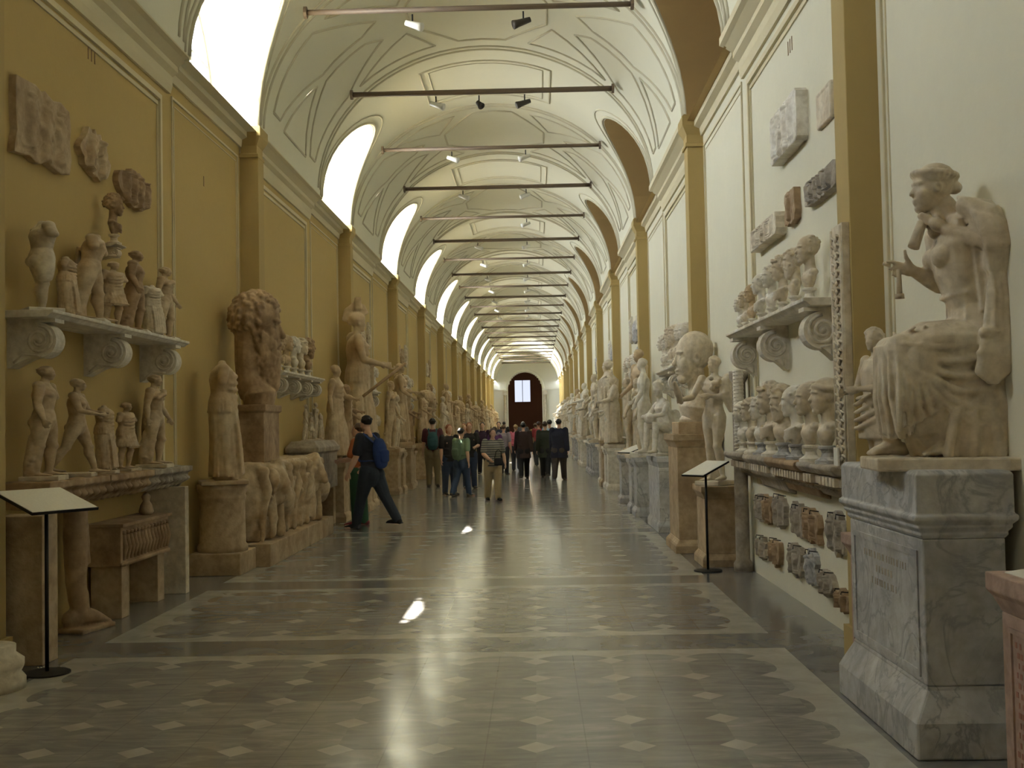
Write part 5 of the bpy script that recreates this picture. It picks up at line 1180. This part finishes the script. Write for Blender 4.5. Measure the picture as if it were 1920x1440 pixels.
# bag carried by the person in stripes
tb = thing('handbag', 'small dark shoulder bag at the hip of the person in the striped t-shirt', 'bag', (-.80, 23.48, .84)); B = Blob(); B.box(-.09, .09, -.03, .03, -.09, .07); data_obj('pouch', B.bake('bag', .012, BLACK, 2), None, tb); MB().tube([(-.08, .0, .06), (-.05, .02, .2), (.0, .03, .24), (.05, .02, .2), (.08, 0, .06)], .008, 6).obj('handle', BLACK, tb, True)
# ------------------------------------------------------------------ the sections further down the gallery
me_ny = nude('standing_nude', M_CR, .012, 60, headkw=dict(hair='curls', seed=61), g=1.1)
me_tg = draped('toga_figure', M_CR, .011, 62, dict(hair='cap', seed=63), wide=1.2)
me_hm = colossal('cap', True, 64, M_CR, .66, .014, 'colossal_portrait_bearded')
B = Blob(); B.tube([(0, 0, .0), (0, 0, .5), (0, 0, .9), (0, 0, 1.02)], [(.20, .24), (.24, .29), (.26, .33), (.14, .22)], 18, (0, 1, 0)); head(B, T((.03, 0, 1.26), .1, .34), 'cap', seed=70); B.M = Matrix.Identity(4)
for i in range(9): swag(B, (.10, .28 - .02 * i, 1.0 - .05 * i), (.16, -.26, .82 - .09 * i), .05, .03, out=(.14, 0, 0))
for i in range(8): a = -1.4 + .4 * i; B.tube([(.25 * math.cos(a), .30 * math.sin(a), .7), (.23 * math.cos(a), .27 * math.sin(a), .0)], .03, 6)
me_hf = B.bake('colossal_half_figure', .015, M_CR, 1)
SIDE = {-1: 'left', 1: 'right'}
def nth(i): return ORD[i]
def big_bust(me, label, x, y, z, rz, mat=None, group=None, s=1.0, off=.74):
    t = thing('bust', label, 'bust', (x, y, z + off * s), rz, group); t.scale = (s, s, s); data_obj('portrait', mat_copy(me, mat) if mat else me, None, t)
    return t
MATS = {-1: [M_WARM, M_BR, M_CR], 1: [M_CR, M_WH, M_WARM]}
def section(side, k):
    XW = XL if side < 0 else XR; f = -side; S_ = SIDE[side]; bay = nth(k); far_ = k >= 6; R_ = random.Random(100 * k + side)
    y0 = yn(k); fx = 0 if side < 0 else PI; ms = MATS[side]
    where = '%s section, %s wall' % (bay, S_)
    def X(d_): return XW + f * d_
    # shelves with busts in front of the framed wall
    up = 6 if k < 4 else (5 if not far_ else 3)
    if not (side < 0 and k == 1):
        shelf('upper marble shelf with brackets, %s from the camera' % where, (XW, 0, 2.42), y0 + .85, y0 + 4.0, side, M_WH, (y0 + 1.1, y0 + 2.4, y0 + 3.75) if not far_ else (y0 + 1.1, y0 + 3.75), dep=.27, group='shelves %s' % S_)
    else: shelf('pale marble shelf with brackets behind the colossal bearded head, second on the left wall', (XW, 0, 2.42), 15.55, 18.6, side, M_WH, (15.9, 16.8, 17.7, 18.4), dep=.38, bh=.3, bw=.12)
    for i in range(up):
        i_ = (i * 3 + k + (0 if side > 0 else 2)) % 8; yy = y0 + 1.1 + (2.7 * i / (up - 1))
        if side < 0 and k == 1: yy = 15.75 + 2.6 * i / (up - 1)
        bust(BP[i_][0], (X(.14), yy, 2.42), fx + R_.uniform(-.3, .3), R_.uniform(.95, 1.2), '%s bust from the near end, upper shelf, %s' % (nth(i), where), 'busts on the further upper shelves', R_.choice(ms + [M_WH]) if not (side > 0) else R_.choice([M_WH, M_CR, M_WH]))
    if side < 0 and k == 1:
        for i in range(4): statue([me_n1, me_t4, me_n3, me_t2][i], '%s figurine from the near end on the dark marble chest at the left' % nth(i), (-3.60, 17.45 + .40 * i, 1.395), .2, [.56, .45, .6, .5][i], M_CR, (.14, .14, .04), 'figurines on the dark chest')
    elif k < 7 and k != 1:
        t = thing('wall_shelf', 'lower shelf of carved cornice, %s' % where, 'shelf', (XW, 0, 1.27), 0, 'shelves %s' % S_)
        MB().prism([(x * side * -1 * -1 if side > 0 else -x, z) for x, z in [(0, 0), (-.27, 0), (-.28, -.03), (-.2, -.08), (-.19, -.15), (-.07, -.25), (0, -.27)]], 'y', y0 + .75, y0 + 4.1).obj('cornice_block', M_DK if side > 0 else M_BR, t, bevel=.01)
        lo = 6 if k < 4 else 4
        for i in range(lo):
            yy = y0 + 1.0 + 2.9 * i / (lo - 1)
            if (i + k) % 3 == 0: statue(R_.choice([me_n1, me_n3, me_t4, me_t2]), '%s piece from the near end, a statuette, lower shelf, %s' % (nth(i), where), (X(.16), yy, 1.27), fx, R_.uniform(.6, .78), R_.choice(ms), (.14, .14, .04), 'statuettes on the further lower shelves')
            else: bust(BP[(i * 5 + k) % 8][0], (X(.15), yy, 1.27), fx + R_.uniform(-.3, .3), R_.uniform(.95, 1.15), '%s bust from the near end, lower shelf, %s' % (nth(i), where), 'busts on the further lower shelves', R_.choice(ms))
        rl = [(.9, 3.95, .5, .7), (1.75, 3.75, .7, .45), (2.7, 3.6, .6, .6), (3.6, 3.7, .3, .8), (1.9, 3.1, .9, .35), (3.2, 3.05, .5, .3)]
        for i, (dy, z, w_, h_) in enumerate(rl[:(6 if k < 3 else 4 if k < 5 else 2)]):
            relief('relief_fragment', '%s relief piece high on the %s' % (nth(i), where), (XW, y0 + dy + .1, z), side, w_ * .9, h_ * .8, .05, R_.choice([M_WARM, M_TAN, M_CR] if side < 0 else [M_CR, M_WH, M_GREY]), 200 + k * 10 + i, .1, (i + k) % 2 == 0, 2, 'reliefs on the further wall sections', depth=.045)
    # statues standing along the wall
    kinds = [('draped woman statue', me_dr, 2.15), ('nude figure statue', me_ny, 2.0), ('toga figure statue', me_tg, 2.15), ('cloaked youth statue', me_n3, 1.95)]
    def stand(y, i, hh, ph, lb, rz=0, mat=None, x=None):
        nm, me_, H = kinds[i % 4]; ped = pedestal('pedestal of the %s %s, %s' % (nm.replace(' statue', ''), lb, where), (X(.36), y, 0), 0, .24, .28, ph, (M_TAN if side < 0 else M_GREY) if i % 2 else (M_TAN if side < 0 else M_WH), 'pedestals along the %s wall' % S_, .04)
        statue(me_, '%s %s, %s' % (nm, lb, where), (X(.42), y, ph), fx + rz, hh / 1.05, mat or R_.choice(ms), (.16, .18, .05), 'statues along the %s wall' % S_)
    if side < 0 and k == 2:
        pass
    if k >= 2:
        stand(y0 + .55 if side < 0 else y0 + .5, k + 1, 1.55, .95, 'just beyond the pilaster', .2)
    if k >= 1:
        i = k + (1 if side < 0 else 0)
        stand(y0 + 4.55, i, 1.7, 1.0, 'at the end of the shelves', -.1)
        if k < 9: stand(y0 + 5.6, i + 2, 1.45, .95, 'midway under the %s' % ('window' if side < 0 else 'painted lunette'), .15)
    if k >= 1 and k < 12:
        yy = y0 + PER - .75
        if side < 0:
            if k == 1:
                pedestal('tall tan pedestal under the giant helmeted goddess on the left', (-3.50, 21.6, 0), 0, .28, .34, 1.07, M_TAN)
                t = statue(me_dh, 'giant helmeted draped goddess holding a short staff, tallest statue on the left', (-3.44, 21.6, 1.07), .25, 3.0 / 1.13, M_WARM, (.13, .15, .03))
                MB().tube([(.02, -.20, .42), (.34, -.10, .66)], .011, 8).obj('staff', M_BR, t, True)
            elif k % 2 == 1: 
                pedestal('tall pedestal under the colossal head, %s' % where, (-3.50, yy, 0), 0, .28, .36, 1.5, M_TAN, 'pedestals along the left wall'); big_bust(me_hm if k % 4 == 1 else me_ch, 'colossal %s head on its pedestal, %s' % ('bearded' if k % 4 == 1 else 'clean-shaven', where), -3.48, yy, 1.5, .1, M_WARM, 'statues along the left wall', 1.1, .82)
            else:
                pedestal('broad pedestal under the large draped statue, %s' % where, (-3.50, yy, 0), 0, .3, .34, 1.12, M_TAN, 'pedestals along the left wall'); statue(me_dr if k % 4 == 2 else me_tg, 'large draped statue on a broad pedestal at the window end, %s' % where, (-3.50, yy, 1.12), .2, 2.05, M_WARM, (.14, .16, .04), 'statues along the left wall')
        else:
            if k == 1:
                pedestal('tan pedestal under the tall nude, below the second right shelf end', (2.03, 21.55, 0), 0, .2, .26, 1.03, M_TAN, None, .04)
                statue(me_ny, 'tall brown nude statue at the far end of the second section on the right', (2.0, 21.55, 1.03), PI + .4, 1.9, M_WARM, (.13, .14, .04))
                lectern('slanted information panel on a black pole beside the tall brown nude on the right', (1.82, 20.9, 0), PI + .5, 1.1, .4, .5, -.3)
            elif k == 2:
                pedestal('tan round-fronted pedestal under the draped colossal half figure on the right', (1.93, 29.0, 0), 0, .26, .34, 1.15, M_TAN); t = thing('statue', 'large half-length draped figure with a small head, high above the others on the right', 'statue', (1.90, 29.0, 1.15), PI + .1); data_obj('figure', me_hf, None, t, (0, 0, .65))
                MB().lathe([(.26, 0), (.25, .1), (.25, .6), (.27, .66)], 20).obj('drum', M_CR, t, True)
            else: 
                pedestal('pedestal at the lunette end, %s' % where, (1.96, yy, 0), 0, .26, .32, 1.1, (M_GREY, M_WH, M_TAN)[k % 3], 'pedestals along the right wall')
                statue((me_ny, me_tg, me_dr)[k % 3], '%s statue at the lunette end, %s' % (('nude', 'toga-wearing', 'draped female')[k % 3], where), (1.92, yy, 1.1), PI + .1, 2.0, None if k % 2 else M_WH, (.14, .16, .04), 'statues along the right wall')
for k in range(1, 13):
    for side in (-1, 1):
        if yn(k) + 4 < YE: section(side, k)
t = thing('sarcophagus', 'dark marble chest with figurines on it, beyond the lion sarcophagus on the left', 'sarcophagus', (-3.60, 18.06, 0))
MB().stack([(.22, .9, .62), (.22, .9, 1.2), (.26, .94, 1.23), (.26, .94, 1.30), (.18, .86, 1.40)]).obj('chest', M_DK, t, bevel=.01)
for s_ in (-1, 1): MB().box(-.2, .2, s_ * .7 - .1, s_ * .7 + .1, 0, .62).obj('support', M_TAN, t, bevel=.006)

# faint painted section numerals high on the walls
M_NUM = plain('faded_brown_paint', (.30, .20, .10), .8)
def numeral(label, side, y, z, strokes, s=.12):
    XW = XL if side < 0 else XR; t = thing('wall_numeral', label, 'numeral', (XW, y, z)); w_ = .045
    for i, c in enumerate(strokes):
        m = MB(); x0, x1 = sorted((0, -side * .004)); yy = (i - (len(strokes) - 1) / 2) * w_ * 1.6 * -side
        if c == 'I': m.box(x0, x1, yy - .010, yy + .010, -s / 2, s / 2)
        else:
            for q_ in (1, -1): m.prism([(yy - q_ * .026 - .008, s / 2), (yy - q_ * .026 + .008, s / 2), (yy + (q_ * .026 if c == 'X' else 0) + .008, -s / 2), (yy + (q_ * .026 if c == 'X' else 0) - .008, -s / 2)], 'x', x0, x1)
        m.obj('stroke', M_NUM, t)
numeral('faint brown painted numeral high on the left wall, above the three reliefs', -1, 9.75, 4.95, 'III')
numeral('faint brown painted mark high on the plain left wall panel, beyond the reliefs', -1, 13.1, 4.55, 'I')
numeral('faint brown painted numeral high on the right wall, above the white carved slab', 1, 9.7, 4.85, 'III')
